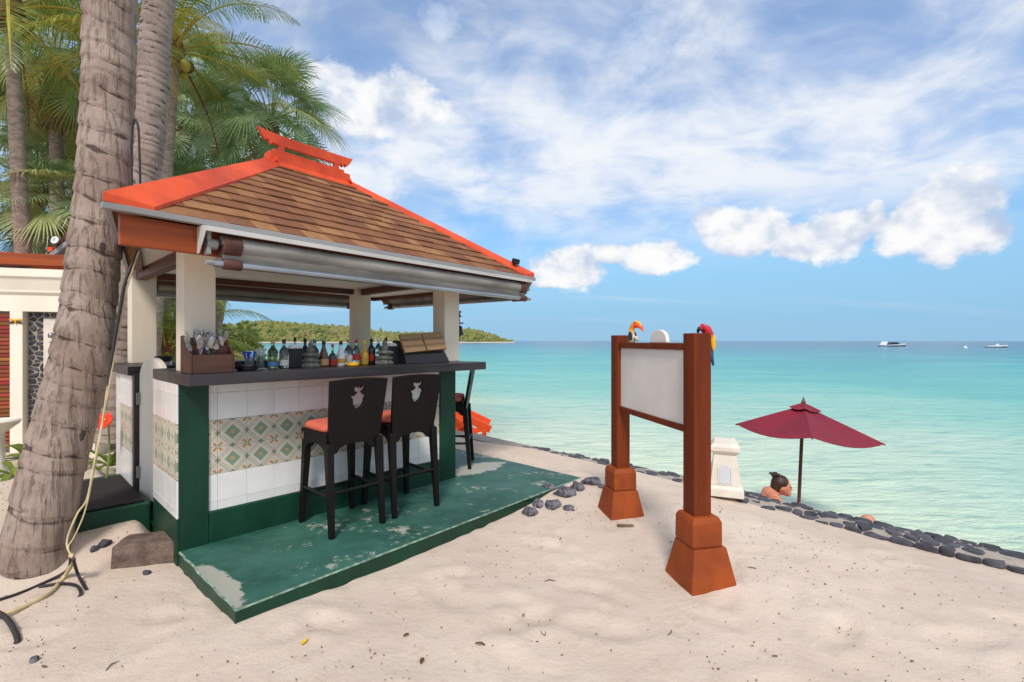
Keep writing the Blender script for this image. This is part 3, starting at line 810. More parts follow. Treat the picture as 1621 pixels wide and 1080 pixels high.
# the slopes turned away from view carry their courses as one piece each
def slope_rows(P0, P1, Q1, Q0):
    mb = MB(); P0, P1, Q1, Q0 = map(Vector, (P0, P1, Q1, Q0)); nrm = (P1-P0).cross(Q0-P0).normalized()
    if nrm.z < 0: nrm = -nrm
    for c in range(NC):
        a, b = P0.lerp(Q0, c/NC), P1.lerp(Q1, c/NC); a2, b2 = P0.lerp(Q0, (c+1)/NC), P1.lerp(Q1, (c+1)/NC)
        mb.hexa([a+nrm*.001, b+nrm*.001, b2+nrm*.001, a2+nrm*.001, a+nrm*.018, b+nrm*.018, b2+nrm*.004, a2+nrm*.004])
    o = rb(mb).build('shingle_courses', M['shingle'], roof); o['kind'] = 'stuff'
slope_rows((RLn,0,ZE), (RLn,RD,ZE), (S1,RM,ZR), (S1,RM,ZR)); slope_rows((RLn,RD,ZE), (BX,RD,ZE), (S0,RM,ZR), (S1,RM,ZR)); slope_rows((BX,RD,ZE), (0,0,ZE), (S0,RM,ZR), (S0,RM,ZR))
# red hip caps
def hip(e, rg, wa, wb, along):
    e = Vector(e); rg = Vector(rg); a = e+Vector(wa); b = e+Vector(wb); ra = rg+Vector(wa)*0.62; rb_ = rg+Vector(wb)*0.62
    up = Vector((0,0,0.028)); up2 = Vector((0,0,0.052))
    mb = MB(); mb.add([a+up*.8, e+up2, b+up*.8, ra+up*.8, rg+up2, rb_+up*.8, a, e+up*.3, b, ra, rg+up*.3, rb_],
        [(0,1,4,3),(1,2,5,4),(6,9,10,7),(7,10,11,8),(0,3,9,6),(2,8,11,5),(0,6,7,1),(1,7,8,2),(3,4,10,9),(4,5,11,10)])
    rb(mb).build('hip_cap', M['red_paint'], roof)
o_ = 0.03
def slope_pt(x): return x
hip((-o_,-o_,ZE), (S0,RM,ZR), (0.21,0,0), (0.047,0.205,0), 0)
hip((RLn+o_,-o_,ZE), (S1,RM,ZR), (-0.13,0,0), (0,0.15,0), 0)
hip((RLn+o_,RD+o_,ZE), (S1,RM,ZR), (-0.18,0,0), (0,-0.18,0), 0)
hip((BX-o_,RD+o_,ZE), (S0,RM,ZR), (0.18,0,0), (0,-0.18,0), 0)
# ridge: flashing, box, carved beam on two stubs
sl = (ZR-ZE)/RM
mb = MB(); w = 0.12
mb.loft([[(x, RM-w, ZR-w*sl+0.02), (x, RM-w, ZR-w*sl+0.035), (x, RM, ZR+0.045), (x, RM+w, ZR-w*sl+0.035), (x, RM+w, ZR-w*sl+0.02)] for x in (S0-0.06, S1+0.05)])
rb(mb).build('ridge_flashing', M['red_paint'], roof)
rb(MB().box(S0-0.04, S1+0.03, RM-0.055, RM+0.055, ZR-0.02, ZR+0.085)).build('ridge_box', M['red_paint'], roof, bevel=0.004)
rb(MB().box(S0+0.0, S1-0.03, RM-0.042, RM+0.042, ZR+0.086, ZR+0.115)).build('ridge_step', M['red_paint'], roof, bevel=0.003)
for x in (S0+0.06, S1-0.12): rb(MB().box(x, x+0.045, RM-0.022, RM+0.022, ZR+0.1155, ZR+0.165)).build('ridge_stub', M['red_paint'], roof)
zb, zt = ZR+0.165, ZR+0.262
bp = [(1.31,zt+0.016),(1.345,zt-0.04),(1.38,zb+0.015),(1.405,zb+0.03),(1.42,zb-0.012),(1.45,zb+0.008),(1.47,zb),(2.10,zb),(2.13,zb+0.008),(2.15,zb-0.014),(2.165,zb+0.02),(2.19,zb-0.002),(2.23,zb+0.04),(2.265,zt+0.004),(2.20,zt),(1.62,zt-0.006),(1.42,zt+0.002)]
rb(MB().prism(bp, RM-0.02, RM+0.02, 'y')).build('ridge_beam', M['red_paint'], roof, bevel=0.003)
# eave edge strips, fascia, ceiling, beams
def strip(x0, x1, y0, y1, z0, z1, name, mat, par=roof, bev=0.003): return rb(MB().box(x0, x1, y0, y1, z0, z1)).build(name, mat, par, bevel=bev)
strip(-0.035, RLn+0.05, -0.035, 0.005, ZE-0.028, ZE+0.004, 'eave_strip', M['grey_metal'])
strip(BX-0.035, RLn+0.05, RD-0.005, RD+0.035, ZE-0.028, ZE+0.004, 'eave_strip', M['grey_metal'])
LK = BX/RD
def skew(x0, x1, y0, y1, z0, z1): return [(x0+y0*LK,y0,z0),(x1+y0*LK,y0,z0),(x1+y1*LK,y1,z0),(x0+y1*LK,y1,z0),(x0+y0*LK,y0,z1),(x1+y0*LK,y0,z1),(x1+y1*LK,y1,z1),(x0+y1*LK,y1,z1)]
rb(MB().hexa(skew(-0.02, 0.01, 0.006, RD-0.006, ZE-0.028, ZE+0.004))).build('eave_strip', M['grey_metal'], roof, bevel=0.003)
strip(RLn-0.005, RLn+0.05, 0.006, RD-0.006, ZE-0.028, ZE+0.004, 'eave_strip', M['grey_metal'])
strip(0.05, RLn-0.06, 0.03, 0.07, ZE-0.185, ZE-0.03, 'fascia_board', M['fascia'])
strip(BX+0.05, RLn-0.06, RD-0.07, RD-0.03, ZE-0.12, ZE-0.03, 'fascia_board', M['beam_brown'])
rb(MB().hexa(skew(0.08, 0.12, 0.072, RD-0.072, ZE-0.10, ZE-0.03))).build('fascia_board', M['beam_brown'], roof, bevel=0.003)
strip(RLn-0.10, RLn-0.06, 0.072, RD-0.072, ZE-0.12, ZE-0.03, 'fascia_board', M['beam_brown'])
y0_, y1_ = 0.0725, RD-0.0725
rb(MB().hexa([(0.091+y0_*LK,y0_,ZE-0.072),(RLn-0.101,y0_,ZE-0.072),(RLn-0.101,y1_,ZE-0.072),(0.091+y1_*LK,y1_,ZE-0.072),(0.091+y0_*LK,y0_,ZE-0.06),(RLn-0.101,y0_,ZE-0.06),(RLn-0.101,y1_,ZE-0.06),(0.091+y1_*LK,y1_,ZE-0.06)])).build('ceiling_panel', M['ceiling'], roof)
MB().box(0.04, 2.28, 1.72, 1.80, 1.85, 1.916).build('roof_beam', M['beam_brown'], bar, bevel=0.004)
MB().box(0.06, 0.14, 0.22, 1.69, 1.83, 1.916).build('roof_beam', M['beam_brown'], bar, bevel=0.004)
MB().box(2.16, 2.24, 0.22, 1.63, 1.84, 1.916).build('roof_beam', M['beam_brown'], bar, bevel=0.004)
# rolled awnings on three sides
def roller(P, Q, zr=1.930, zp=1.822, housing=False, seed=0, dark=False):
    P = Vector(P); Q = Vector(Q); d_ = (Q-P).normalized(); o_ = Vector((d_.y, -d_.x, 0))
    def at_(t, off, z): p = P+d_*t+o_*off; return Vector((p.x, p.y, z))
    L = (Q-P).length; n = 30
    mb = MB(); mb.tube([at_(L*i/n, 0.0, zr+0.003*n3(i*.6, seed)) for i in range(n+1)], [0.056+0.004*n3(i*.9, seed+3) for i in range(n+1)], 14)
    aw = rb(mb).build('awning_roll', M['fabric_grey'], bar, smooth=60)
    mb = MB(); g = []
    for k in range(6):
        t = k/5
        g.append([at_(L*i/n, 0.045-0.03*t+0.012*n3(i*.5, k*.7, seed), zr-0.01-(zr-zp-0.012)*t) for i in range(n+1)] )
    back = [[p-o_*0.006 for p in row] for row in g]
    m_ = n+1
    mb.add([p for r_ in g for p in r_]+[p for r_ in back for p in r_], [(i*m_+j, i*m_+j+1, (i+1)*m_+j+1, (i+1)*m_+j) for i in range(5) for j in range(n)] + [(6*m_+i*m_+j, 6*m_+(i+1)*m_+j, 6*m_+(i+1)*m_+j+1, 6*m_+i*m_+j+1) for i in range(5) for j in range(n)])
    rb(mb).build('awning_flap', M['fabric_grey'], bar, smooth=60)
    mb = MB(); mb.tube([at_(-0.05, 0.03, zp), at_(L+0.04, 0.03, zp)], 0.021, 12); rb(mb).build('awning_bar', M['galv'], bar, smooth=True)
    for t0 in (0.0, L-0.10):
        mb = MB(); mb.tube([at_(t0, 0, zr), at_(t0+0.10, 0, zr)], 0.066, 14); mb.tube([at_(t0, 0.03, zp), at_(t0+0.10, 0.03, zp)], 0.032, 12); rb(mb).build('awning_clamp', M['clamp_brown'], bar, smooth=True, bevel=0.004)
    for t0 in (-0.075, L+0.025):
        mb = MB(); mb.tube([at_(t0, 0, zr), at_(t0+0.055, 0, zr)], 0.030, 10); mb.tube([at_(t0-0.01, 0.03, zp), at_(t0+0.06, 0.03, zp)], 0.014, 8)
        mb.hexa([at_(t0,-.03,zr-.06),at_(t0+.02,-.03,zr-.06),at_(t0+.02,.02,zr-.06),at_(t0,.02,zr-.06),at_(t0,-.03,zr+.075),at_(t0+.02,-.03,zr+.075),at_(t0+.02,.02,zr+.075),at_(t0,.02,zr+.075)])
        rb(mb).build('awning_bracket', M['grey_metal'], bar, smooth=True)
    if housing:
        mb = MB(); pr = [(0.105, 2.030), (0.105, 2.002), (0.098, 2.000), (0.096, 2.020), (0.02, 2.036), (0.0, 2.036), (0.0, 2.040), (0.03, 2.0405)]
        mb.loft([[at_(t, a-0.03, z) for a, z in pr] for t in (-0.10, L+0.06)]); rb(mb).build('awning_hood', M['hood'], bar)
        for t in (-0.103, L+0.061):
            mb = MB(); tri = [(0.075, 2.028), (0.075, 2.0), (-0.02, 1.885), (-0.055, 1.885), (-0.055, 2.038)]
            mb.loft([[at_(t, a, z) for a, z in tri] for t in (t, t+0.004)]); rb(mb).build('hood_end', M['hood'], bar)
roller((0.50, -0.02, 0), (3.40, -0.02, 0), 1.942, 1.832, True, 1)
roller((RLn-0.02, 0.15, 0), (RLn-0.02, RD-0.25, 0), 1.955, 1.856, False, 2)
roller((RLn-0.35, RD+0.02, 0), (0.85, RD+0.02, 0), 1.955, 1.856, False, 5)
# floodlight on the far hip
fl = thing('floodlight', 'small black floodlight on the far tip of the red hip', 'light', mtx=RFM @ T(3.40, 0.10, ZE+0.10) @ Matrix.Scale(0.8, 4))
mb = MB(); mb.tube([(0,0,0),(0,0,0.07)], 0.008); mb.build('bracket', M['black_plastic'], fl)
mb = MB(); mb.box(-0.05,0.05,-0.035,0.03,0.05,0.12, mt=RX(R(18))); mb.build('housing', M['black_plastic'], fl, bevel=0.008)
mb = MB(); mb.box(-0.042,0.042,-0.039,-0.036,0.058,0.112, mt=RX(R(18))); mb.build('lens', M['black_plastic'], fl)

# ------------------------------------------------------------------ bar stools
def stool(name, label):
    t = thing(name, label, 'stool', group='bar stools around the bar')
    w, d = 0.19, 0.22                         # half spacings of the feet; the sitter faces +y
    def leg(x, y, topx, topy, ztop, bend=0.0):
        s0, s1 = 0.017, 0.026
        mb = MB(); r = []
        for k in range(5):
            f = k/4; cx = x+(topx-x)*f; cy = y+(topy-y)*f + bend*math.sin(math.pi*f); s_ = s0+(s1-s0)*f
            r.append([(cx-s_, cy-s_, ztop*f), (cx+s_, cy-s_, ztop*f), (cx+s_, cy+s_, ztop*f), (cx-s_, cy+s_, ztop*f)])
        mb.loft(r); mb.build('leg', M['stool_wood'], t, bevel=0.003)
    for sx in (-1, 1):
        leg(sx*(w+0.005), d, sx*(w-0.02), d-0.03, 0.60); leg(sx*w, -d, sx*(w-0.005), -d+0.05, 0.62)
    # seat rails with arched lower edge
    def rail(L, M_):
        pts = [(-L, 0.66), (-L, 0.54)] + [(-L+0.03+(2*L-0.06)*k/10, 0.545+0.055*math.sin(math.pi*k/10)**0.5) for k in range(11)] + [(L, 0.54), (L, 0.66)]
        mb = MB(); mb.prism(pts, -0.012, 0.012, 'y', mt=M_); mb.build('seat_rail', M['stool_wood'], t)
    rail(0.165, T(0, 0.19, 0)); rail(0.165, T(0, -0.165, 0)); rail(0.175, T(-0.185, 0.012, 0) @ RZ(R(90))); rail(0.175, T(0.185, 0.012, 0) @ RZ(R(90)))
    mb = MB(); mb.box(-0.205, 0.205, -0.155, 0.215, 0.655, 0.68); mb.build('seat', M['stool_wood'], t, bevel=0.006)
    mb = MB(); n = 10; top = []; 
    rings = []
    for (z, k) in ((0.681, 0.95), (0.695, 1.0), (0.712, 1.0), (0.730, 0.94), (0.738, 0.75), (0.742, 0.4)):
        rg = []
        for a in range(28):
            th = 2*math.pi*a/28; c, s_ = math.cos(th), math.sin(th)
            e = 0.28; rg.append((math.copysign(abs(c)**e, c)*0.20*k, 0.035+math.copysign(abs(s_)**e, s_)*0.175*k, z))
        rings.append(rg)
    mb.loft(rings); mb.build('cushion', M['cushion'], t, smooth=60)
    # foot rails
    def fr_(a, b, z): MB().tube([(*a, z), (*b, z)], 0.013, 6).build('foot_rail', M['stool_wood'], t)
    fr_((-w, d-0.02), (w, d-0.02), 0.22); fr_((-w, -d+0.015), (w, -d+0.015), 0.29); fr_((-w, -d), (-w, d), 0.26); fr_((w, -d), (w, d), 0.26)
    # backrest: one board with a fleur cut-out, leaning back
    o = [(-0.185,0.0),(0.185,0.0),(0.198,0.18),(0.208,0.36),(0.212,0.44)] + [(0.212-0.424*k/8, 0.44+0.012*math.sin(math.pi*k/8)) for k in range(1, 8)] + [(-0.212,0.44),(-0.208,0.36),(-0.198,0.18)]
    hr = [(0.0,0.225),(0.035,0.245),(0.052,0.28),(0.055,0.315),(0.066,0.325),(0.074,0.345),(0.050,0.340),(0.036,0.352),(0.022,0.368),(0.034,0.372),(0.050,0.386),(0.052,0.405),(0.038,0.418),(0.022,0.415),(0.014,0.405),(0.010,0.425)]
    hr = [(x*0.82, 0.235+(y-0.225)*0.86) for x, y in hr]
    hole = hr + [(-x, y) for x, y in hr[::-1] if x > 0.001]
    plate('backrest', o, [hole], 0.022, M['stool_wood'], t, T(0, -0.165, 0.60) @ RX(R(90+10)), 0.002)
    return t
def copy_stool(src, label, mtx):
    c = clone(src); c.matrix_basis = mtx; c['label'] = label; return c
st = stool('bar_stool', 'black wooden bar stool with salmon seat nearest the left end of the bar')
st.matrix_basis = T(-1.216, 3.465, PTOP) @ RZ(BA)
copy_stool(st, 'black wooden bar stool in the middle, beside the right green post of the bar', T(-0.884, 3.837, PTOP) @ RZ(BA-0.03))
copy_stool(st, 'black bar stool seen edge on at the seaward end of the bar', T(-0.65, 5.10, PTOP) @ RZ(R(90)))

# ------------------------------------------------------------------ things on the counter (placed in the bar's own frame)
CZ = 1.105
def on_bar(x, y, rz=0.0): return BARM @ T(x, y, CZ+0.001) @ RZ(rz)
bx_ = thing('cutlery_box', 'brown wooden cutlery box with sloping sides on the counter corner', 'box', mtx=on_bar(0.0, -0.25))
def side(x): 
    MB().prism([(0.0,0),(0.215,0),(0.215,0.225),(0.17,0.228),(0.0,0.112)], x, x+0.012, 'x').build('side_panel', M['box_wood'], bx_, bevel=0.002)
side(0.0); side(0.225)
MB().box(0.0125, 0.2245, 0.0, 0.012, 0, 0.112).build('front_panel', M['box_wood'], bx_, bevel=0.002)
MB().box(0.0125, 0.2245, 0.203, 0.215, 0, 0.215).build('back_panel', M['box_wood'], bx_, bevel=0.002)
MB().box(0.0125, 0.2245, 0.0125, 0.2025, 0, 0.01).build('bottom_panel', M['box_wood'], bx_)
MB().box(0.0125, 0.2245, 0.105, 0.113, 0.0105, 0.165).build('divider', M['box_wood'], bx_)
rc = random.Random(11)
kinds = ['fork', 'knife', 'fork', 'knife', 'spoon', 'fork']
def cutlery(kind):
    mb = MB(); L = 0.19
    mb.tube([(0,0,0),(0,0,0.02),(0,0,0.11)], [0.0055,0.0065,0.0032], 6, flat=0.45)
    if kind == 'fork':
        mb.box(-0.011,0.011,-0.0015,0.0015,0.108,0.14)
        for k in range(4): mb.box(-0.011+k*0.0063, -0.011+k*0.0063+0.003, -0.0012, 0.0012, 0.1402, L)
    elif kind == 'knife': mb.prism([(-0.004,0.108),(0.008,0.108),(0.009,0.16),(0.004,L),(-0.004,0.175)], -0.001, 0.001, 'y')
    else: mb.ell((0,0,0.15), (0.017,0.005,0.036), 10, 6)
    return mb.mesh(kind, M['steel'], smooth=True)
cm = {k: cutlery(k) for k in kinds}
for i in range(36):
    k = kinds[i % 6]; back = i % 2
    x = rc.uniform(0.035, 0.205); y = rc.uniform(0.13, 0.19) if back else rc.uniform(0.03, 0.09)
    o = link(k, cm[k], None, on_bar(0, -0.25) @ T(x, y, 0.03+(0.05 if back else 0.015)) @ RY(rc.uniform(-0.50, 0.42)) @ RX(rc.uniform(-0.15, 0.35)) @ RZ(rc.uniform(-1, 1)))
    tag(o, {'fork': 'steel fork standing in the brown cutlery box', 'knife': 'steel table knife standing in the brown cutlery box', 'spoon': 'steel spoon standing in the brown cutlery box'}[k], k, 'cutlery in the box: ' + ('knives' if k == 'knife' else k + 's'))

def bottle(u, q, label, h, r, body, cap, lab=None, shape='spirit', labz=(0.25, 0.5), capname='cap'):
    x = bl(u, q); t = thing('bottle', label, 'bottle', mtx=on_bar(x, q, rng.uniform(0, 6)), group='bottles lined up on the counter')
    if shape == 'spirit': pr = [(0.9,0),(1,0.02),(1,0.55),(0.93,0.62),(0.55,0.70),(0.36,0.76),(0.34,0.90)]
    elif shape == 'cone': pr = [(0.95,0),(1,0.03),(0.98,0.34),(0.82,0.50),(0.52,0.66),(0.36,0.76),(0.32,0.90)]
    elif shape == 'round': pr = [(0.8,0),(0.98,0.04),(1,0.3),(0.94,0.46),(0.6,0.56),(0.30,0.62),(0.27,0.90)]
    else: pr = [(0.95,0),(1,0.02),(1,0.62),(0.8,0.70),(0.42,0.76),(0.36,0.80),(0.36,0.90)]
    pr2 = []
    for (a, b), (c, d) in zip(pr, pr[1:]): pr2 += [(a+(c-a)*k/3, b+(d-b)*k/3) for k in range(3)]
    pr2.append(pr[-1])
    mb = MB(); mb.lathe([(a*r, b*h) for a, b in pr2], 18); mb.build('body', M[body], t, smooth=50)
    mb = MB(); cr = pr[-1][0]*r*1.18; mb.lathe([(cr*0.96,0.86*h),(cr,0.865*h),(cr,0.99*h),(cr*0.9,h)], 14); mb.build(capname, M[cap], t, smooth=50)
    if lab:
        def rad(z):
            for (a, b), (c, d) in zip(pr, pr[1:]):
                if b <= z <= d: return a+(c-a)*(z-b)/(d-b)
            return 1
        zs = [labz[0]+(labz[1]-labz[0])*k/4 for k in range(5)]
        mb = MB(); mb.lathe([(rad(z)*r*1.012+0.0006, z*h) for z in zs], 18); mb.build('label_paper', M[lab], t, smooth=50)
    return t
Q1 = 0.02
bottle(432, 0.0, 'clear bottle with a cork, first bottle beside the straws', 0.205, 0.034, 'glass_green', 'cork', 'label_blue', 'spirit', (0.08, 0.24), 'cork')
bottle(449.5, 0.0, 'clear bottle with a tall black cap left of the black napkin box', 0.205, 0.032, 'glass_clear', 'cap_black', 'label_white', 'spirit', (0.1, 0.3))
bottle(467, 0.14, 'white shouldered bottle with black cap behind the black napkin box', 0.222, 0.034, 'bottle_white', 'cap_black', None, 'round')
bottle(483, 0.12, 'dark bottle with black cap behind the left stone carving', 0.215, 0.03, 'glass_dark', 'cap_black', 'label_red', 'spirit', (0.2, 0.45))
bottle(498, 0.09, 'clear bottle with a blue cap right of the left stone carving', 0.205, 0.032, 'glass_clear', 'cap_blue', 'label_blue', 'spirit', (0.1, 0.35))
bottle(512.5, 0.0, 'brown cone shaped liqueur bottle with a black cap', 0.195, 0.037, 'glass_brown', 'cap_black', 'label_tan', 'cone', (0.06, 0.3))
bottle(526.5, 0.02, 'small clear bottle with red cap and red label beside the brown bottle', 0.170, 0.031, 'glass_clear', 'cap_red', 'label_red', 'round', (0.05, 0.3))
bottle(539.5, 0.02, 'white cone shaped bottle with a black cap', 0.192, 0.036, 'bottle_white', 'cap_black', 'label_gold', 'cone', (0.12, 0.3))
bottle(552, 0.06, 'clear bottle with a cork stopper behind the yellow ashtray', 0.208, 0.034, 'glass_clear', 'cork', 'label_white', 'spirit', (0.12, 0.4), 'cork')
bottle(564, 0.03, 'clear bottle with a tall red cap right of the yellow ashtray', 0.205, 0.029, 'glass_clear', 'cap_red', 'label_red', 'spirit', (0.2, 0.45))
bottle(577, 0.03, 'yellow liqueur bottle with a yellow cap', 0.20, 0.034, 'glass_yellow', 'cap_yellow', 'label_gold', 'round', (0.08, 0.3))
bottle(588, 0.05, 'dark red bottle with a black cap beside the yellow bottle', 0.215, 0.032, 'glass_dark', 'cap_black', 'label_red', 'spirit', (0.15, 0.4))
bottle(599, 0.10, 'clear bottle with white cap behind the right stone carving', 0.222, 0.032, 'glass_clear', 'cap_white', 'label_white', 'spirit', (0.1, 0.3))
bottle(611, 0.14, 'bottle with a dark cap directly behind the right stone carving', 0.225, 0.030, 'glass_dark', 'cap_black', None, 'spirit')
# tray, stirrers, straws
x = bl(391, -0.10)
mb = MB(); mb.lathe([(0.050,0),(0.060,0.004),(0.066,0.032),(0.064,0.034),(0.056,0.010)], 20); o = mb.build('tray', M['black_plastic'], smooth=50); o.matrix_basis = on_bar(x, -0.10); tag(o, 'round black tray on the counter beside the cutlery box', 'tray')
x = bl(397, 0.0); cup = thing('stirrer_cup', 'small cup bristling with blue drink stirrers on the counter', 'cup', mtx=on_bar(x, 0.02))
MB().lathe([(0.026,0),(0.030,0.075),(0.028,0.076),(0.024,0.004)], 16).build('cup', M['glass_clear'], cup, smooth=50)
for i in range(16):
    a = rc.uniform(0, 6.28); r0 = rc.uniform(0, 0.014); r1 = rc.uniform(0.012, 0.046)
    mb = MB(); mb.tube([(r0*math.cos(a), r0*math.sin(a), 0.006), (r1*math.cos(a), r1*math.sin(a), 0.115)], 0.0028, 5); mb.ell((r1*math.cos(a), r1*math.sin(a), 0.118), (0.0055,0.0055,0.005), 6, 4); mb.build('stirrer', M['straw_blue'], cup)
x = bl(415, 0.0); cup = thing('straw_glass', 'glass full of clear drinking straws between stirrers and bottles', 'glass', mtx=on_bar(x, 0.03))
MB().lathe([(0.026,0),(0.030,0.095),(0.028,0.096),(0.024,0.004)], 16).build('glass', M['glass_clear'], cup, smooth=50)
for i in range(14):
    a = rc.uniform(0, 6.28); r0 = rc.uniform(0, 0.016); r1 = rc.uniform(0.006, 0.034)
    mb = MB(); mb.tube([(r0*math.cos(a), r0*math.sin(a), 0.006), (r1*math.cos(a+.4), r1*math.sin(a+.4), rc.uniform(.135,.15))], 0.003, 6); mb.build('straw', M['straw_clear'], cup)
def napkin_box(u0, u1, q, h, label):
    x0, x1 = bl(u0, q), bl(u1, q); t = thing('napkin_box', label, 'box', mtx=on_bar(x0, q)); w = x1-x0
    MB().box(0, w, 0, 0.09, 0, h).build('casing', M['black_plastic'], t, bevel=0.004)
    mb = MB(); mb.prism([(0.012, h), (w-0.012, h), (w-0.02, h+0.02), (w*0.6, h+0.028), (w*0.3, h+0.026)], 0.02, 0.07, 'y'); mb.build('napkins', M['cap_white'], t)
napkin_box(457, 484, 0.0, 0.140, 'black napkin box among the bottles on the left of the counter')
napkin_box(615, 633, -0.02, 0.150, 'black napkin box beside the menu stand')
def carving(u, q, label, s=1.0):
    t = thing('stone_carving', label, 'carving', mtx=on_bar(bl(u, q), q, 0.4) @ Matrix.Scale(s, 4))
    sq = lambda r, z: [(r,-r,z),(r,r,z),(-r,r,z),(-r,-r,z)]
    MB().loft([sq(.050,0), sq(.052,.018), sq(.044,.022), sq(.040,.040), sq(.048,.046), sq(.048,.058), sq(.034,.064), sq(.032,.084), sq(.052,.090), sq(.050,.102), sq(.026,.116)]).build('pedestal', M['statue'], t, bevel=0.002)
    MB().lathe([(.024,.116),(.030,.128),(.026,.150),(.016,.158),(.020,.170),(.018,.186),(.008,.196),(.003,.206)], 14).build('figure', M['statue'], t, smooth=40)
carving(492, -0.02, 'grey carved stone figure between the black box and the blue capped bottle', 0.95)
carving(609, -0.04, 'grey carved stone figure beside the yellow and dark bottles', 1.02)
mb = MB(); mb.lathe([(0.040,0),(0.048,0.006),(0.046,0.026),(0.040,0.028),(0.034,0.014),(0.005,0.012)], 22); o = mb.build('ashtray', M['ashtray'], smooth=50); o.matrix_basis = on_bar(bl(558.5, -0.06), -0.06); tag(o, 'round yellow ashtray in front of the bottles', 'ashtray')
# menu stand
x0, x1 = bl(640, -0.08), bl(708, -0.08); t = thing('menu_stand', 'black stand holding wood covered menus beside the right pillar', 'stand', mtx=on_bar(x0, -0.12)); w = x1-x0
MB().hexa([(0,0,0),(w,0,0),(w,0.22,0),(0,0.22,0),(0.0,0.03,0.085),(w-0.03,0.03,0.085),(w-0.03,0.22,0.20),(0.0,0.22,0.20)]).build('base', M['black_plastic'], t, bevel=0.003)
tm = T(-0.01, 0.02, 0.087) @ RX(R(62))
for k in range(2):
    mm = T(k*0.16, 0, 0)
    cv = MB().box(0.0+k*0.215*w/.42, w*0.47+k*0.215*w/.42, 0.0, 0.175, 0.0, 0.022, mt=tm @ RZ(R(4))).build('menu', M['menu_cover'], t, bevel=0.002)
    for yb in (0.045, 0.105): MB().box(0.0+k*0.215*w/.42+0.001, w*0.47+k*0.215*w/.42-0.001, yb, yb+0.022, 0.0222, 0.0242, mt=tm @ RZ(R(4))).build('band', M['menu_band'], cv)
# a bell with a little horse on the pillar's outer side
bp_ = BARM @ Vector((2.297, 0.12, 0)); t = thing('post_bell', 'small dark bell with a horse figure hung on the right pillar', 'bell', mtx=T(bp_.x, bp_.y, 1.56) @ RZ(R(8)))
MB().box(0.0, 0.10, -0.008, 0.008, 0.0, 0.012).build('bracket', M['black_plastic'], t)
hp = [(0.055,0.035),(0.062,0.060),(0.060,0.075),(0.072,0.098),(0.070,0.118),(0.086,0.140),(0.098,0.150),(0.110,0.138),(0.108,0.130),(0.098,0.130),(0.098,0.110),(0.106,0.095),(0.112,0.088),(0.104,0.084),(0.096,0.080),(0.090,0.072),(0.098,0.050),(0.092,0.034),(0.086,0.034),(0.088,0.050),(0.078,0.068),(0.070,0.062),(0.072,0.050),(0.062,0.034)]
MB().prism([(x-0.03, z-0.02) for x, z in hp], -0.006, 0.006, 'y').build('horse', M['clamp_brown'], t)
MB().lathe([(0.040,-0.115),(0.038,-0.108),(0.026,-0.07),(0.022,-0.03),(0.008,-0.02)], 16, mt=T(0.065,0,0)).build('bell_cup', M['black_plastic'], t, smooth=50)
MB().tube([(0.065,0,-0.018),(0.065,0,0.001)], 0.004).tube([(0.065,0,-0.06),(0.065,0,-0.17)], 0.003).ell((0.065,0,-0.122),(0.010,0.010,0.010),8,6).build('clapper', M['black_plastic'], t)
# bottle caddy far inside the bar
t = thing('steel_shaker', 'dark topped steel canister standing inside the bar behind the gate', 'canister', mtx=BARM @ T(bl(259, 1.2), 1.2, 0.96))
MB().lathe([(0.05,0.0),(0.055,0.02),(0.055,0.17),(0.05,0.18)], 16).build('body', M['steel'], t, smooth=50); MB().lathe([(0.062,0.181),(0.062,0.215),(0.05,0.22)], 16).build('lid', M['black_plastic'], t, smooth=50)
MB().box(0.13, 0.55, 0.66, 1.6, 0.90, 0.955).build('inner_shelf', M['green_paint'], bar)

# ------------------------------------------------------------------ notice board
SA = math.atan2(0.2285, 1.033)
pn = Vector((1.085, 2.79, 0)); sep_ = 1.058
sgn = thing('notice_board', 'blank white notice board between two brown posts on terracotta feet', 'sign', mtx=T(pn.x, pn.y, 0) @ RZ(SA))
def sq(r, z, j=0.0): return [(-r,-r,z),(r,-r,z),(r,r,z),(-r,r,z)]
for y in (0.0, sep_):
    mt = T(0, y, 0); w = 0.055
    mt2 = T(-0.02 if y == 0 else 0.0, y, 0)
    MB().box(-w, w, -w, w, 0.30, 1.435, mt=mt2).build('post', M['post_wood'], sgn, bevel=0.005, seg=2)
    ft = MB().loft([sq(.160,-.10), sq(.146,-.0), sq(.101,.232)], mt=mt).build('footing', M['terracotta'], sgn, bevel=0.010, seg=2)
    MB().loft([sq(.091,.2325), sq(.093,.25), sq(.092,.37), sq(.080,.398), sq(.058,.402)], mt=T(-0.012 if y == 0 else 0.0, y, 0)).build('collar', M['terracotta'], ft, bevel=0.010, seg=2)
MB().box(-0.022, 0.022, 0.057, sep_-0.057, 0.885, 1.335).build('panel', M['board_white'], sgn)
MB().box(-0.040, 0.040, 0.056, sep_-0.056, 1.336, 1.378).build('top_rail', M['post_wood'], sgn, bevel=0.003)
MB().box(-0.034, 0.034, 0.056, sep_-0.056, 0.845, 0.884).build('bottom_rail', M['post_wood'], sgn, bevel=0.003)
MB().prism([(0.455-0.11, 1.379), (0.455+0.11, 1.379), (0.455+0.105, 1.40)] + [(0.455+0.10*math.cos(math.pi*k/16), 1.41+0.055*math.sin(math.pi*k/16)) for k in range(17)] + [(0.455-0.105, 1.40)], -0.012, 0.012, 'x').build('arched_top', M['board_white'], sgn, bevel=0.003)
def painted(name, stops, axis=2, sc=1.0):
    mt_, bs = newmat(name); c = sep(tex('Object'))[axis]
    n_ = fbm(tex('Object'), 60, 4)
    setc(bs, ramp((c*sc + (n_-0.5)*0.04), stops)); bs.inputs['Roughness'].default_value = 0.4
    return mt_
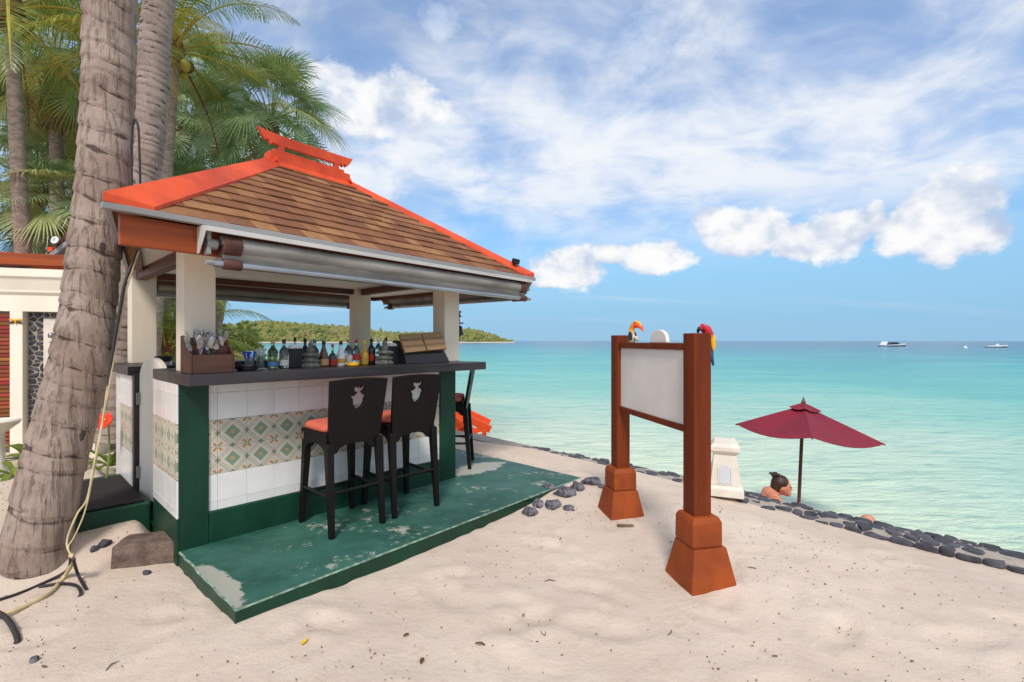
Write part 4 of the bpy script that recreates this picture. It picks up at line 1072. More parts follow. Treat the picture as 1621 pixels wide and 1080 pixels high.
# hornbill figure on the top rail by the far post, beak towards the camera side
hb = thing('hornbill_figure', 'painted wooden hornbill with a big orange bill perched on the top rail', 'bird figure', mtx=T(pn.x, pn.y, 0) @ RZ(SA) @ T(0, sep_-0.24, 1.378) @ RZ(R(-66)) @ Matrix.Scale(1.08, 4))
mhb = painted('hornbill_body', [(0.0, S(150,140,120)), (0.25, S(206,196,170)), (0.55, S(228,160,50)), (0.8, S(222,120,30)), (0.88, S(60,40,50))], 2, 6.3)
# local x = where the bill points
mb = MB(); mb.tube([(-0.02,0,-0.002),(-0.022,0,0.03),(-0.026,0,0.06),(-0.022,0,0.095),(-0.005,0,0.120),(0.012,0,0.122)], [0.020,0.026,0.023,0.019,0.021,0.012], 10); mb.tube([(-0.03,0,0.04),(0.02,0,0.03),(0.03,0,0.01)], [0.015,0.014,0.008], 8); remesh(mb, 'body', mhb, hb, 0.004, 3)
mb = MB(); mb.tube([(0.008,0,0.116),(0.035,0,0.117),(0.062,0,0.100),(0.080,0,0.072)], [0.018,0.019,0.013,0.002], 8, flat=0.9); mb.build('bill', M['orange_paint'], hb, smooth=50)
mb = MB(); mb.tube([(-0.012,0,0.137),(0.01,0,0.144),(0.04,0,0.133),(0.055,0,0.118)], [0.004,0.009,0.010,0.005], 8); mb.build('casque', M['ashtray'], hb, smooth=50)
for s_ in (-1, 1): MB().ell((-0.018, s_*0.021, 0.045), (0.020,0.008,0.032), 10, 8).build('wing', M['hull_dark'], hb, smooth=50)
for s_ in (-1, 1): MB().ell((0.010, s_*0.0165, 0.124), (0.004,0.003,0.004), 8, 6).build('eye', M['black_plastic'], hb)
# macaw figure climbing the outer side of the near post
mc = thing('macaw_figure', 'painted red macaw figure clinging to the near post top', 'bird figure', mtx=T(pn.x, pn.y, 0) @ RZ(SA) @ T(0.040, 0.02, 1.39))
mmc = painted('macaw_body', [(0.0, S(20,70,120)), (0.30, S(24,96,140)), (0.42, S(52,110,60)), (0.50, S(214,160,30)), (0.60, S(206,120,40)), (0.68, S(188,40,44)), (1.0, S(196,44,54))], 2, 4.0)
off = 0.125
mb = MB(); mb.tube([(0.048,0,-0.10+off),(0.040,0,-0.05+off),(0.040,0,-0.01+off),(0.034,0,0.03+off),(0.012,0,0.068+off),(-0.012,0,0.078+off),(-0.022,0,0.064+off)], [0.010,0.018,0.024,0.030,0.030,0.026,0.012], 10)
mb.tube([(0.044,0,-0.05+off),(0.050,0,-0.10+off),(0.062,0,-0.145+off)], [0.014,0.012,0.007], 8)
o = remesh(mb, 'body', mmc, mc, 0.004, 3); o.matrix_basis = T(0,0,-off)
MB().tube([(-0.030,0,0.072),(-0.040,0,0.058),(-0.040,0,0.044)], [0.012,0.010,0.003], 8).build('bill', M['cap_black'], mc, smooth=50)
for s_ in (-1, 1):
    MB().ell((0.046, s_*0.022, -0.01), (0.014,0.009,0.050), 10, 8).build('wing', M['ashtray'], mc, smooth=50)
    MB().ell((-0.018, s_*0.0262, 0.080), (0.005,0.003,0.005), 8, 6).build('eye', M['black_plastic'], mc)

# ------------------------------------------------------------------ white garden lantern on the wall
lp = onz(1155, 786, 0.03); ln = thing('garden_lantern', 'white cast lantern pillar with arched panes at the sea wall', 'lantern', mtx=T(lp.x, lp.y+0.10, 0.025) @ RZ(R(-22)))
MB().loft([sq(.150,0), sq(.150,.07), sq(.128,.095)]).build('plinth', M['cast_white'], ln, bevel=0.006)
MB().loft([sq(.120,.0955), sq(.092,.365)]).build('shaft', M['cast_white'], ln, bevel=0.005)
MB().loft([sq(.098,.3655), sq(.112,.385), sq(.122,.395), sq(.122,.43), sq(.105,.452), sq(.095,.456), sq(.090,.482), sq(.05,.486)]).build('cap', M['cast_white'], ln, bevel=0.003)
for k in range(4):
    lean = math.atan2(0.028, 0.27)
    ar = [(-0.045, 0.015), (0.045, 0.015), (0.040, 0.13)] + [(0.040*math.cos(math.pi*j/10), 0.13+0.045*math.sin(math.pi*j/10)) for j in range(1, 10)] + [(-0.040, 0.13)]
    MB().prism(ar, -0.006, 0.004, 'y', mt=RZ(k*math.pi/2) @ T(0, -0.1195, 0.1) @ RX(-lean)).build('pane', M['lamp_pane'], ln)
    for s_ in (-1, 1): MB().box(s_*0.052-0.006, s_*0.052+0.006, -0.007, 0.004, 0.012, 0.15, mt=RZ(k*math.pi/2) @ T(0, -0.1195, 0.1) @ RX(-lean)).build('pane_trim', M['cast_white'], ln)

# ------------------------------------------------------------------ dark red square parasol on the beach
UY = 6.2
top = at(1272, 640, UY); base = at(1262, 800, UY); base.z = -1.06
um = thing('beach_umbrella', 'dark red square canvas parasol on a wooden pole beyond the sea wall', 'umbrella', mtx=T(base.x, base.y, base.z))
A0 = Vector((0,0,-0.1)); hub = top - base
MB().tube([A0, hub*0.5, hub+Vector((0,0,0.03))], 0.021, 10).build('pole', M['pole_wood'], um, smooth=True)
MB().lathe([(0.022,0),(0.030,0.02),(0.016,0.04),(0.012,0.06),(0.003,0.085)], 10, mt=T(*(hub+Vector((0,0,0.0))))).build('finial', M['pole_wood'], um, smooth=True)
tips = [at(1165, 672, 6.0), at(1286, 694, 5.25), at(1401, 704, 6.35), at(1268, 676, 7.2)]
tips = [p-base for p in tips]
cv = []; apex = hub + Vector((0, 0, -0.02))
N1, N2 = 8, 8
def rim(k, t):
    a, b = tips[k], tips[(k+1) % 4]; p = a.lerp(b, t); mid = math.sin(math.pi*t)
    c = (tips[0]+tips[1]+tips[2]+tips[3])/4
    return p + (p-c)*0.05*mid + Vector((0,0,-0.03*mid))
def panel_grid(k, r0=0.0, r1=1.0, lift=0.0):
    g = []
    for i in range(N1+1):
        r = r0+(r1-r0)*i/N1; row = []
        for j in range(N2+1):
            p = apex.lerp(rim(k, j/N2), r); sag = math.sin(math.pi*j/N2)*r*(1-r*0.55)*0.10
            row.append(p + Vector((0,0,-sag+lift)))
        g.append(row)
    return g
def skin2(mb, g, th=0.004):
    m_ = len(g[0]); n_ = len(g)
    b = [p for r_ in g for p in r_]; mb.add(b + [p-Vector((0,0,th)) for p in b], [(i*m_+j, i*m_+j+1, (i+1)*m_+j+1, (i+1)*m_+j) for i in range(n_-1) for j in range(m_-1)] + [(n_*m_+i*m_+j, n_*m_+(i+1)*m_+j, n_*m_+(i+1)*m_+j+1, n_*m_+i*m_+j+1) for i in range(n_-1) for j in range(m_-1)])
    e = (n_-1)*m_
    mb.add([b[e+j] for j in range(m_)]+[b[e+j]-Vector((0,0,th)) for j in range(m_)], [(j, j+1, m_+j+1, m_+j) for j in range(m_-1)])
for k in range(4):
    mb = MB(); skin2(mb, panel_grid(k, 0.10)); mb.build('canopy_panel', M['canopy'], um, smooth=80)
    mb = MB(); skin2(mb, panel_grid(k, 0.0, 0.22, 0.035)); mb.build('vent_flap', M['canopy'], um, smooth=80)
    mb = MB(); mb.tube([apex+Vector((0,0,-.03)), tips[k]+Vector((0,0,-.012))], 0.010, 6); rbx = mb.build('rib', M['pole_wood'], um)
    mb = MB(); mb.tube([hub*0.80, apex.lerp(tips[k], 0.5)+Vector((0,0,-.03))], 0.008, 6); mb.build('strut', M['pole_wood'], rbx)
MB().lathe([(0.03,-0.03),(0.034,0.0),(0.03,0.03)], 10, mt=T(*(hub*0.80))).build('runner', M['pole_wood'], um, smooth=True)

# ------------------------------------------------------------------ people beyond the wall
def person(name, label, loc, rz, hairy, skin, recline=0.0):
    t = thing(name, label, 'person', mtx=T(*loc) @ RZ(rz))
    mb = MB()                                            # faces +x, sits on the ground at z 0
    sh = Vector((0.02-recline*0.9, 0, 0.60-recline*0.25)); pel = Vector((-0.02, 0, 0.12)); ch = pel.lerp(sh, 0.7)
    nk = sh + Vector((0.05-recline*0.5, 0, 0.05)); hd = nk + Vector((0.055-recline*0.5, 0, 0.04))
    mb.tube([pel, pel.lerp(ch, .5)+Vector((-.05,0,0)), ch+Vector((-.04,0,0)), sh+Vector((-.01,0,0.01))], [0.145,0.125,0.135,0.09], 16)
    mb.tube([sh+Vector((-.01,-.15,-.01)), sh+Vector((-.02,0,.01)), sh+Vector((-.01,.15,-.01))], [0.055,0.085,0.055], 12)
    mb.tube([sh+Vector((0,0,-.01)), nk, hd], [0.060,0.050,0.055], 12)
    mb.ell(hd+Vector((0.0,0,0.02)), (0.092,0.075,0.108), 16, 12)                      # skull
    mb.ell(hd+Vector((0.058,0,-0.055)), (0.042,0.046,0.048), 12, 8)                   # jaw
    mb.tube([hd+Vector((0.088,0,0.02)), hd+Vector((0.104,0,-0.015)), hd+Vector((0.09,0,-.03))], [0.010,0.015,0.011], 8)
    for s_ in (-1, 1):
        mb.ell(hd+Vector((-0.008, s_*0.075, 0.0)), (0.020,0.010,0.030), 10, 6)
        mb.ell(hd+Vector((0.086, s_*0.012, -0.052)), (0.010,0.014,0.006), 8, 6)
        mb.tube([sh+Vector((0,s_*.165,-.01)), sh+Vector((.12,s_*.20,-.19)), sh+Vector((.21,s_*.19,-.23))], [0.056,0.046,0.040], 12)
        mb.tube([sh+Vector((.20,s_*.19,-.235)), sh+Vector((.30,s_*.12,-.27)), sh+Vector((.37,s_*.07,-.27))], [0.042,0.034,0.027], 12)
        hp_ = sh+Vector((.385,s_*.06,-.28)); mb.ell(hp_, (0.035,0.018,0.045), 10, 8)
        for k in range(4): mb.tube([hp_+Vector((-.02+k*.016,0,.03)), hp_+Vector((-.03+k*.016,-s_*.02,.065)), hp_+Vector((-.04+k*.014,-s_*.035,.085-.006*abs(k-1.5)))], [0.010,0.009,0.007], 6)
        mb.tube([hp_+Vector((-.03,0,0)), hp_+Vector((-.055,-s_*.015,.03)), hp_+Vector((-.06,-s_*.02,.05))], [0.011,0.010,0.008], 6)
        mb.tube([pel+Vector((0,s_*.09,0)), pel+Vector((.24,s_*.13,.17)), pel+Vector((.42,s_*.13,.32))], [0.10,0.088,0.066], 14)
        mb.tube([pel+Vector((.42,s_*.13,.32)), pel+Vector((.50,s_*.13,.12)), pel+Vector((.55,s_*.12,-.06))], [0.064,0.058,0.040], 12)
        mb.tube([pel+Vector((.54,s_*.12,-.07)), pel+Vector((.66,s_*.12,-.09)), pel+Vector((.74,s_*.12,-.10))], [0.042,0.038,0.022], 10)
    remesh(mb, 'body', skin, t, 0.011, 4)
    for s_ in (-1, 1): MB().ell(hd+Vector((0.088, s_*0.030, 0.012)), (0.006,0.012,0.005), 8, 6).build('eyelid', M['hair'], t)
    if hairy:
        mb = MB(); mb.ell(hd+Vector((-0.018,0,0.045)), (0.096,0.082,0.094), 16, 12); mb.ell(hd+Vector((-0.06,0,0.0)), (0.060,0.070,0.085), 14, 10); mb.ell(hd+Vector((-0.075,0,0.135)), (0.038,0.038,0.034), 12, 8)
        for k in range(14): 
            a = rc.uniform(0, 6.28); p0 = hd+Vector((-0.075,0,0.135)); mb.tube([p0, p0+Vector((math.cos(a)*.05, math.sin(a)*.05, .02)), p0+Vector((math.cos(a)*.062, math.sin(a)*.06, -.004))], [0.012,0.010,0.004], 6)
        remesh(mb, 'hair', M['hair'], t, 0.007, 2)
    mb = MB(); mb.tube([pel+Vector((-.01,0,-.03)), pel+Vector((-.02,0,.08))], [0.152,0.142], 20); mb.build('swimwear', M['swim'], t, smooth=60)
    return t
wp = at(1238, 800, 5.5); person('person', 'person with dark hair in a bun sitting bent forward under the parasol', (wp.x-0.14, wp.y, -0.955), R(-12), True, M['skin_tan'])
wp = at(1386, 812, 4.62); person('person', 'person behind the sea wall with only the crown of the head showing', (wp.x-0.16, wp.y, -1.10), R(20), False, M['skin'])

# ------------------------------------------------------------------ orange deck chair on the beach beyond the bar
op = at(742, 690, 8.2); t = thing('deck_chair', 'bright orange wooden deck chair beyond the bar at the water edge', 'chair', mtx=T(op.x-0.20, op.y, -1.03) @ RZ(R(4)) @ Matrix.Scale(1.2, 4))
def bar_(a, b, w, h, name='slat'): 
    a, b = Vector(a), Vector(b); d_ = (b-a).normalized(); s_ = d_.cross(Vector((0,1,0))).normalized() if abs(d_.y) < 0.9 else Vector((0,0,1)); q = d_.cross(s_)
    MB().hexa([a-s_*h-q*w, b-s_*h-q*w, b-s_*h+q*w, a-s_*h+q*w, a+s_*h-q*w, b+s_*h-q*w, b+s_*h+q*w, a+s_*h+q*w]).build(name, M['orange_paint'], t, bevel=0.004)
for y in (-0.27, 0.27):
    bar_((-0.75,y,0.42), (0.22,y,0.86), 0.02, 0.045, 'rail'); bar_((0.10,y+0.05,0.98), (0.47,y+0.05,0.80), 0.02, 0.05, 'arm'); bar_((-0.05,y,0.98), (0.28,y,0.60), 0.02, 0.045, 'rail')
    bar_((0.38,y,0.80), (0.44,y,0.02), 0.025, 0.03, 'leg'); bar_((-0.55,y,0.46), (-0.62,y,0.02), 0.025, 0.03, 'leg'); bar_((-0.6,y,0.60), (0.40,y,0.72), 0.018, 0.035, 'brace')
for k in range(4): 
    x_ = -0.70+0.13*k; bar_((x_,-0.25,0.475+0.058*k), (x_,0.25,0.475+0.058*k), 0.045, 0.012)

# ------------------------------------------------------------------ boats
def boat(name, label, u, v, Y, L, dark, cabin):
    p = at(u, v, Y); t = thing(name, label, 'boat', mtx=T(p.x, p.y, SEA) @ RZ(R(6)))
    secs = []
    for k in range(11):
        f = k/10; x = -L/2+L*f; w = L*0.13*(1-(max(0, f-0.35)/0.65)**2.2)+0.01; h = L*(0.055+0.045*f**1.6)
        secs.append([(x, -w, h), (x, -w*0.92, h*0.35), (x, -w*0.4, -0.15), (x, w*0.4, -0.15), (x, w*0.92, h*0.35), (x, w, h)])
    MB().loft([[q for q in r_] for r_ in secs]).build('hull', M['hull_white'], t, smooth=40)
    MB().loft([[(x, y*1.01-0*x, z*0.5 if z > 0 else z) for x, y, z in r_] for r_ in secs]).build('hull_stripe', M['hull_dark'] if dark else M['pole_wood'], t, smooth=40)
    if cabin:
        MB().loft([[(-L*.30,-L*.1,L*.06),(-L*.12,-L*.1,L*.155),(L*.10,-L*.08,L*.15),(L*.24,-L*.05,L*.08)], [(-L*.30,L*.1,L*.06),(-L*.12,L*.1,L*.155),(L*.10,L*.08,L*.15),(L*.24,L*.05,L*.08)]]).build('cabin', M['hull_dark'], t)
        MB().loft([[(-L*.46,-L*.1,L*.06),(-L*.34,-L*.1,L*.175),(-L*.30,-L*.1,L*.175),(-L*.36,-L*.1,L*.06)], [(-L*.46,L*.1,L*.06),(-L*.34,L*.1,L*.175),(-L*.30,L*.1,L*.175),(-L*.36,L*.1,L*.06)]]).build('arch', M['hull_white'], t)
    else:
        MB().box(-0.05*L, 0.02*L, -0.04*L, 0.04*L, 0.06*L, 0.15*L).build('console', M['hull_white'], t)
        for x in (-0.3, 0.3): MB().box(x*L-0.06*L, x*L+0.06*L, -0.08*L, 0.08*L, 0.05*L, 0.075*L).build('bench', M['hull_white'], t)
boat('motor_yacht', 'white motor yacht with a dark hull stripe on the horizon water', 1414, 549, 229, 13.0, True, True)
boat('open_boat', 'low white open boat at the right edge of the sea', 1579, 551, 190, 9.4, False, False)
boat('fishing_boat', 'small dark boat moored off the far headland beach', 371, 548, 260, 7.0, True, True)
p = at(1528, 552, 170); t = thing('mooring_buoy', 'small white mooring buoy afloat between the two white boats', 'buoy', mtx=T(p.x, p.y, SEA))
MB().lathe([(0.2,-0.3),(0.55,-0.1),(0.62,0.2),(0.5,0.5),(0.2,0.66),(0.08,0.72),(0.08,0.95),(0.03,1.0)], 14).build('float', M['hull_white'], t, smooth=40)

# ------------------------------------------------------------------ palm trees
def trunk_mesh(name, path, ring, tilt, n=44, dz=0.012, mat=None, rough=0.03, ztop_fine=99):
    """path: (point, radius) pairs upwards; leaf-scar rings are real steps in the surface"""
    P = [Vector(p) for p, r in path]; Rr = [r for p, r in path]
    cum = [0.0]
    for a, b in zip(P, P[1:]): cum.append(cum[-1]+(b-a).length)
    def samp(s_):
        for i in range(len(P)-1):
            if s_ <= cum[i+1] or i == len(P)-2:
                t = (s_-cum[i])/(cum[i+1]-cum[i])
                p0 = P[max(i-1, 0)]; p1 = P[i]; p2 = P[i+1]; p3 = P[min(i+2, len(P)-1)]
                t2, t3 = t*t, t*t*t
                c = 0.5*((2*p1)+(p2-p0)*t+(2*p0-5*p1+4*p2-p3)*t2+(3*p1-p0-3*p2+p3)*t3)
                return c, Rr[i]+(Rr[i+1]-Rr[i])*(t*t*(3-2*t))
    L = cum[-1]; rows = []; s_ = 0.0
    while s_ < L:
        rows.append(s_); s_ += dz if s_ < ztop_fine else dz*6
    rows.append(L)
    V = []; sc = []
    # uneven ring spacing
    rr = random.Random(hash(name) % 1000 if False else len(path)*17+int(ring*1000)); marks = [-0.3]; tl = [0.0]; ph = [0.0]
    while marks[-1] < L+1: marks.append(marks[-1]+ring*rr.uniform(0.6, 1.35)); tl.append(tilt*rr.uniform(0.5, 1.1)); ph.append(rr.uniform(-2.1, -1.0))
    import bisect
    for s_ in rows:
        c, r = samp(s_); c2, _ = samp(min(L, s_+0.05)); c1, _ = samp(max(0, s_-0.05)); t = (c2-c1).normalized()
        a = t.cross(Vector((0, 1, 0))).normalized(); b = a.cross(t)
        for k in range(n):
            th = 2*math.pi*k/n; x, y = math.cos(th), math.sin(th)
            i = bisect.bisect(marks, s_)-1
            w = s_ + tl[i]*math.sin(th+ph[i]) + 0.02*n3(x*1.5, y*1.5, s_*2+i)
            i = max(0, min(len(marks)-2, bisect.bisect(marks, w)-1)); f = (w-marks[i])/(marks[i+1]-marks[i])
            step = (0.5-f)*1.0 if f > 0.10 else (f/0.10)*1.0-0.5          # sharp ledge, then tapering inwards
            k_ = 1 + rough*step + 0.030*n3(x*1.2, y*1.2, s_*0.9) + 0.012*n3(x*5, y*5, s_*3)
            V.append(c + (a*x+b*y)*r*k_); g = n3(x*1.7+i*3.3, y*1.7, i*1.9)
            sc.append(max(0.0, 1-abs(f-0.88)/(0.05+0.20*max(0, g)))*(0.35+1.3*max(0, g)) + max(0.0, 1-abs(f-0.95)/0.07)*0.75)
    m_ = len(rows); fs = [(i*n+j, i*n+(j+1) % n, (i+1)*n+(j+1) % n, (i+1)*n+j) for i in range(m_-1) for j in range(n)]
    me = bpy.data.meshes.new(name); me.from_pydata([tuple(v) for v in V], [], fs); me.materials.append(mat or M['bark'])
    at_ = me.attributes.new('scar', 'FLOAT', 'POINT'); at_.data.foreach_set('value', sc); me.shade_smooth()
    return me

def frond_mesh(name, L, pitch0, bend, leaf, seed, n=66, droop=0.6):
    r = random.Random(seed); mb = MB(); pts = []; p = Vector((0,0,0)); N = 24; tw = r.uniform(-0.35, 0.35)
    for i in range(N+1):
        t = i/N; a = pitch0 - bend*t**1.25; pts.append(p.copy()); p = p + Vector((math.cos(a), math.sin(tw*t*t)*0.5*t, math.sin(a)))*(L/N)
    mb.tube(pts, [0.035*(1-i/N)**0.8+0.004 for i in range(N+1)], 5, mi=1, flat=0.6)
    def P(t):
        x = t*N; i = min(N-1, int(x)); return pts[i].lerp(pts[i+1], x-i), (pts[i+1]-pts[i]).normalized()
    for k in range(n):
        t = 0.14+0.86*k/(n-1)
        for s_ in (-1, 1):
            if r.random() < 0.05: continue
            c, tg = P(min(0.999, t+r.uniform(-.006,.006))); side = tg.cross(Vector((0,0,1))).normalized()*s_; upv = side.cross(tg)*s_
            ll = leaf*(math.sin(math.pi*min(1, 0.16+0.80*t))**0.75)*r.uniform(.85,1.1)
            fw = 0.35+0.75*t; d1 = (side*1.0+tg*fw+upv*r.uniform(.05,.3)).normalized(); 
            w = 0.021*r.uniform(.8,1.15); wv = d1.cross(side if abs(d1.dot(side)) < .9 else tg).normalized()
            wv = tg*1.0
            dn = Vector((0,0,-1))
            p0 = c; p1 = c+d1*ll*0.38+dn*ll*droop*0.08; d2 = (d1+dn*droop*r.uniform(.6,1.2)).normalized(); p2 = p1+d2*ll*0.34; d3 = (d2+dn*droop*r.uniform(.6,1.3)).normalized(); p3 = p2+d3*ll*0.28
            mb.add([p0-wv*w*.3, p0+wv*w*.3, p1-wv*w*.55, p1+wv*w*.55, p2-wv*w*.45, p2+wv*w*.45, p3], [(0,1,3,2),(2,3,5,4),(4,5,6)])
    return mb
def fan_mesh(name, pet, blade, pitch, seed, nseg=54):
    r = random.Random(seed); mb = MB(); N = 8; pts = []; p = Vector((0,0,0))
    for i in range(N+1):
        a = pitch-0.5*(i/N)**1.5; pts.append(p.copy()); p = p+Vector((math.cos(a), 0, math.sin(a)))*(pet/N)
    mb.tube(pts, [0.016-0.007*i/N for i in range(N+1)], 5, mi=1)
    c = pts[-1]; ax = (pts[-1]-pts[-2]).normalized(); side = Vector((0,1,0)); nr = side.cross(ax)*-1
    if nr.z < 0: nr = -nr
    ax2 = (ax - nr*0.35).normalized()
    for k in range(nseg):
        th = R(-138)+R(276)*k/(nseg-1)+r.uniform(-.02,.02); d = ax2*math.cos(th)+side*math.sin(th)
        ll = blade*(0.80+0.20*math.cos(th*0.62))*r.uniform(.92,1.06); q = nr*(0.04*(1 if k % 2 else -1))
        dperp = (-ax2*math.sin(th)+side*math.cos(th)); w = ll*R(276)/nseg*0.46
        dn = Vector((0,0,-1)); up = nr*0.10*ll
        p1 = c+d*ll*.30+up*.4; p2 = c+d*ll*.60+up*.35+dn*ll*.03; p3 = c+d*ll*.86+dn*ll*r.uniform(.05,.14); p4 = c+d*ll*1.04+dn*ll*r.uniform(.12,.34)
        mb.add([c-dperp*.004, c+dperp*.004, p1-dperp*w*.32, p1+dperp*w*.32+q*.12, p2-dperp*w*.42, p2+dperp*w*.42+q*.16, p3-dperp*w*.2, p3+dperp*w*.2, p4], [(0,1,3,2),(2,3,5,4),(4,5,7,6),(6,7,8)])
    return mb
COCO = {}
for i, (pt, bd) in enumerate(((82, 95), (66, 100), (48, 100), (28, 92), (8, 80), (-18, 62))):
    COCO[i] = frond_mesh('frond', 3.5, R(pt), R(bd), 0.72, 20+i).mesh('frond', [M['leaf_coco'], M['rachis']])
COCOD = frond_mesh('frond', 2.8, R(-35), R(45), 0.5, 77, 36, 1.4).mesh('dry_frond', [M['leaf_dry'], M['fibre']])
FAN = {}
for i, pt in enumerate((80, 58, 36, 14, -10, -34)):
    FAN[i] = fan_mesh('fan', 1.05, 0.86, R(pt), 40+i).mesh('fan_leaf', [M['leaf_fan'], M['petiole']])
FAND = fan_mesh('fan', 0.9, 0.7, R(-62), 49, 30).mesh('dry_fan_leaf', [M['leaf_dry'], M['fibre']])
def crown(t, top, kind, n, scale, seed, dry=2, lo=0, hi=6, spin=0.0):
    r = random.Random(seed); src = COCO if kind == 'coco' else FAN; gold = 2.39996
    for i in range(n):
        f = (i+0.5)/n; lv = min(5, lo+int(f*(hi-lo)))
        m_ = T(*top) @ RZ(i*gold+spin+r.uniform(-.2,.2)) @ RY(r.uniform(-.14,.14)) @ RX(r.uniform(-.25,.25)) @ Matrix.Scale(scale*r.uniform(.85,1.1), 4) @ T(0.05, 0, 0.12*(1-f))
        link('frond' if kind == 'coco' else 'fan_leaf', src[lv], t, m_)
    for i in range(dry):
        link('dry_frond' if kind == 'coco' else 'dry_leaf', COCOD if kind == 'coco' else FAND, t, T(*top) @ RZ(r.uniform(0, 6.28)) @ Matrix.Scale(scale*.9, 4))
    if kind == 'coco':
        mb = MB(); mb.lathe([(0.13,-0.35),(0.17,-0.15),(0.19,0.05),(0.12,0.3),(0.05,0.5)], 12, mt=T(*top)); mb.build('crown_shaft', M['fibre'], t, smooth=60)
        for i in range(6):
            a = i*1.05+r.random(); mb = MB(); mb.ell((0.24*math.cos(a), 0.24*math.sin(a), -0.22-0.06*(i % 2)), (0.10,0.10,0.125), 10, 8, mt=T(*top)); mb.build('coconut', M['rachis'] if i % 2 else M['fibre'], t, smooth=60)
    else:
        MB().lathe([(0.12,-0.5),(0.20,-0.25),(0.20,0.0),(0.08,0.2)], 12, mt=T(*top)).build('crown_shaft', M['fibre'], t, smooth=60)
def palm(name, label, kind, path, n, scale, seed, mat=None, fine=False, ring=0.1, dry=2, lo=0, hi=6, spin=0.0, group=None):
    b = Vector(path[0][0]); t = thing(name, label, 'palm tree', mtx=T(*b), group=group)
    pth = [(Vector(p)-b, r) for p, r in path]
    if fine: me = trunk_mesh('trunk', pth, ring, fine, mat=mat, ztop_fine=5.2, rough=0.07 if ring > .12 else 0.09, dz=0.012 if ring > .12 else 0.016)
    else: me = trunk_mesh('trunk', pth, ring, 0.02, n=18, dz=0.05, mat=mat, rough=0.08)
    link('trunk', me, t)
    crown(t, pth[-1][0], kind, n, scale, seed, dry, lo, hi, spin)
    return t
# the big leaning trunk in front of the roof corner
pp = [((50,1010,2.86),125),((50,930,2.88),124),((58,860,2.9),114),((82,749,2.96),109),((127,582,3.10),101),((141,482,3.19),90),((150,397,3.27),87),((163,300,3.34),87),((172,148,3.42),86),((175,0,3.46),86)]
path = [(at(*q), w*0.5*q[2]/F*math.cos(math.atan((q[0]-810.5)/F))*1.04) for q, w in pp]
path += [(Vector((-2.86, 3.52, 5.4)), 0.145), (Vector((-2.95, 3.4, 7.6)), 0.14), (Vector((-3.1, 3.2, 10.2)), 0.13)]
bigpalm = palm('coconut_palm', 'thick ringed coconut trunk leaning in front of the roof corner', 'coco', path, 22, 1.0, 5, fine=0.055, ring=0.165, group='coconut palms')
# loose bark fibre at its foot and two knot holes
for (u, v, Y, r) in ((90,612,2.945,0.020),(128,690,2.87,0.018),(160,395,3.13,0.020)):
    p = at(u, v, Y)-WM[bigpalm.name].translation
    kb = rough_stone((0,0,0), r*1.5, u, 1.3); kb.v = [p+Vector((q.x*.7, q.y*.35+0.012, q.z)) for q in kb.v]; kb.build('knot', M['knot_dark'], bigpalm, smooth=60)
pp = [((178,700,5.0),62),((187,600,5.04),58),((205,440,5.1),55),((222,300,5.16),53),((231,250,5.18),53),((242,148,5.2),52),((253,0,5.25),48)]
path = [(at(*q), w*0.5*q[2]/F*math.cos(math.atan((q[0]-810.5)/F))*1.06) for q, w in pp]; path += [(Vector((-3.5, 5.3, 6.6)), 0.15), (Vector((-3.1, 5.4, 9.8)), 0.14)]
palm('coconut_palm', 'closely ringed coconut trunk just behind the thick leaning one', 'coco', path, 22, 1.0, 6, mat=M['bark_rings'], fine=0.03, ring=0.075, group='coconut palms')
def tp(u, v, Y, ub, dxm=0.0, r=0.15, zb=0.1, mid=None):
    top_ = at(u, v, Y); b = Vector(((ub-810.5)/F*Y, Y+dxm, zb-0.1)); m_ = b.lerp(top_, 0.5)+Vector((mid or 0, 0, 0))
    return [(b, r*1.35), (b.lerp(m_, .3), r*1.05), (m_, r), (top_, r*0.85)]
palm('coconut_palm', 'slim coconut palm at the left edge behind the white garden wall', 'coco', tp(17, 20, 8.2, 50, 0, 0.11), 20, 0.85, 8, mat=M['bark_far'], group='coconut palms')
palm('coconut_palm', 'sunlit coconut palm whose fronds arch over the red roof ridge', 'coco', tp(276, 84, 9.6, 236, 0, 0.12), 26, 0.9, 12, mat=M['bark_far'], dry=3, spin=0.25, group='coconut palms')
palm('fan_palm', 'fan palm with round crown directly behind the red ridge', 'fan', tp(428, 200, 11.5, 322, 0, 0.13, mid=-0.2), 34, 1.0, 13, mat=M['bark_far'], group='fan palms')
fans = [(88,120,10.5,95,'fan palm with grey green leaves between the slim palm and the thick trunk'),
        (60,300,11.5,60,'fan palm low behind the white wall at the left edge'),
        (118,345,9.3,112,'fan palm drooping pale leaves beside the thick trunk above the red beam'),
        (120,215,12.5,120,'fan palm of middle height partly behind the thick trunk'),
        (290,215,13.0,282,'fan palm hanging below the sunlit coconut crown'),
        (318,150,14.5,310,'fan palm behind the sunlit coconut crown near the roof'),
        (262,330,11.0,258,'low fan palm showing between the ringed trunk and the roof slope')]
for i, (u, v, Y, ub, lb) in enumerate(fans):
    palm('fan_palm', lb, 'fan', tp(u, v, Y, ub, 0, 0.13), 30, (1.0, 1.05, .8, 1.05, 1.05, 1.1, .85)[i], 60+i, mat=M['bark_far'], dry=3, group='fan palms')
palm('coconut_palm', 'coconut palm with dark crown far behind the fan palms at left', 'coco', tp(40, 190, 14.5, 60, 0, 0.14), 24, 1.05, 31, mat=M['bark_far'], group='coconut palms')
palm('coconut_palm', 'yellow green young coconut palm seen between the left bar pillars', 'coco', tp(262, 560, 10.5, 262, 0, 0.12, zb=0.0), 22, 0.75, 33, mat=M['bark_far'], lo=0, hi=5, group='coconut palms')

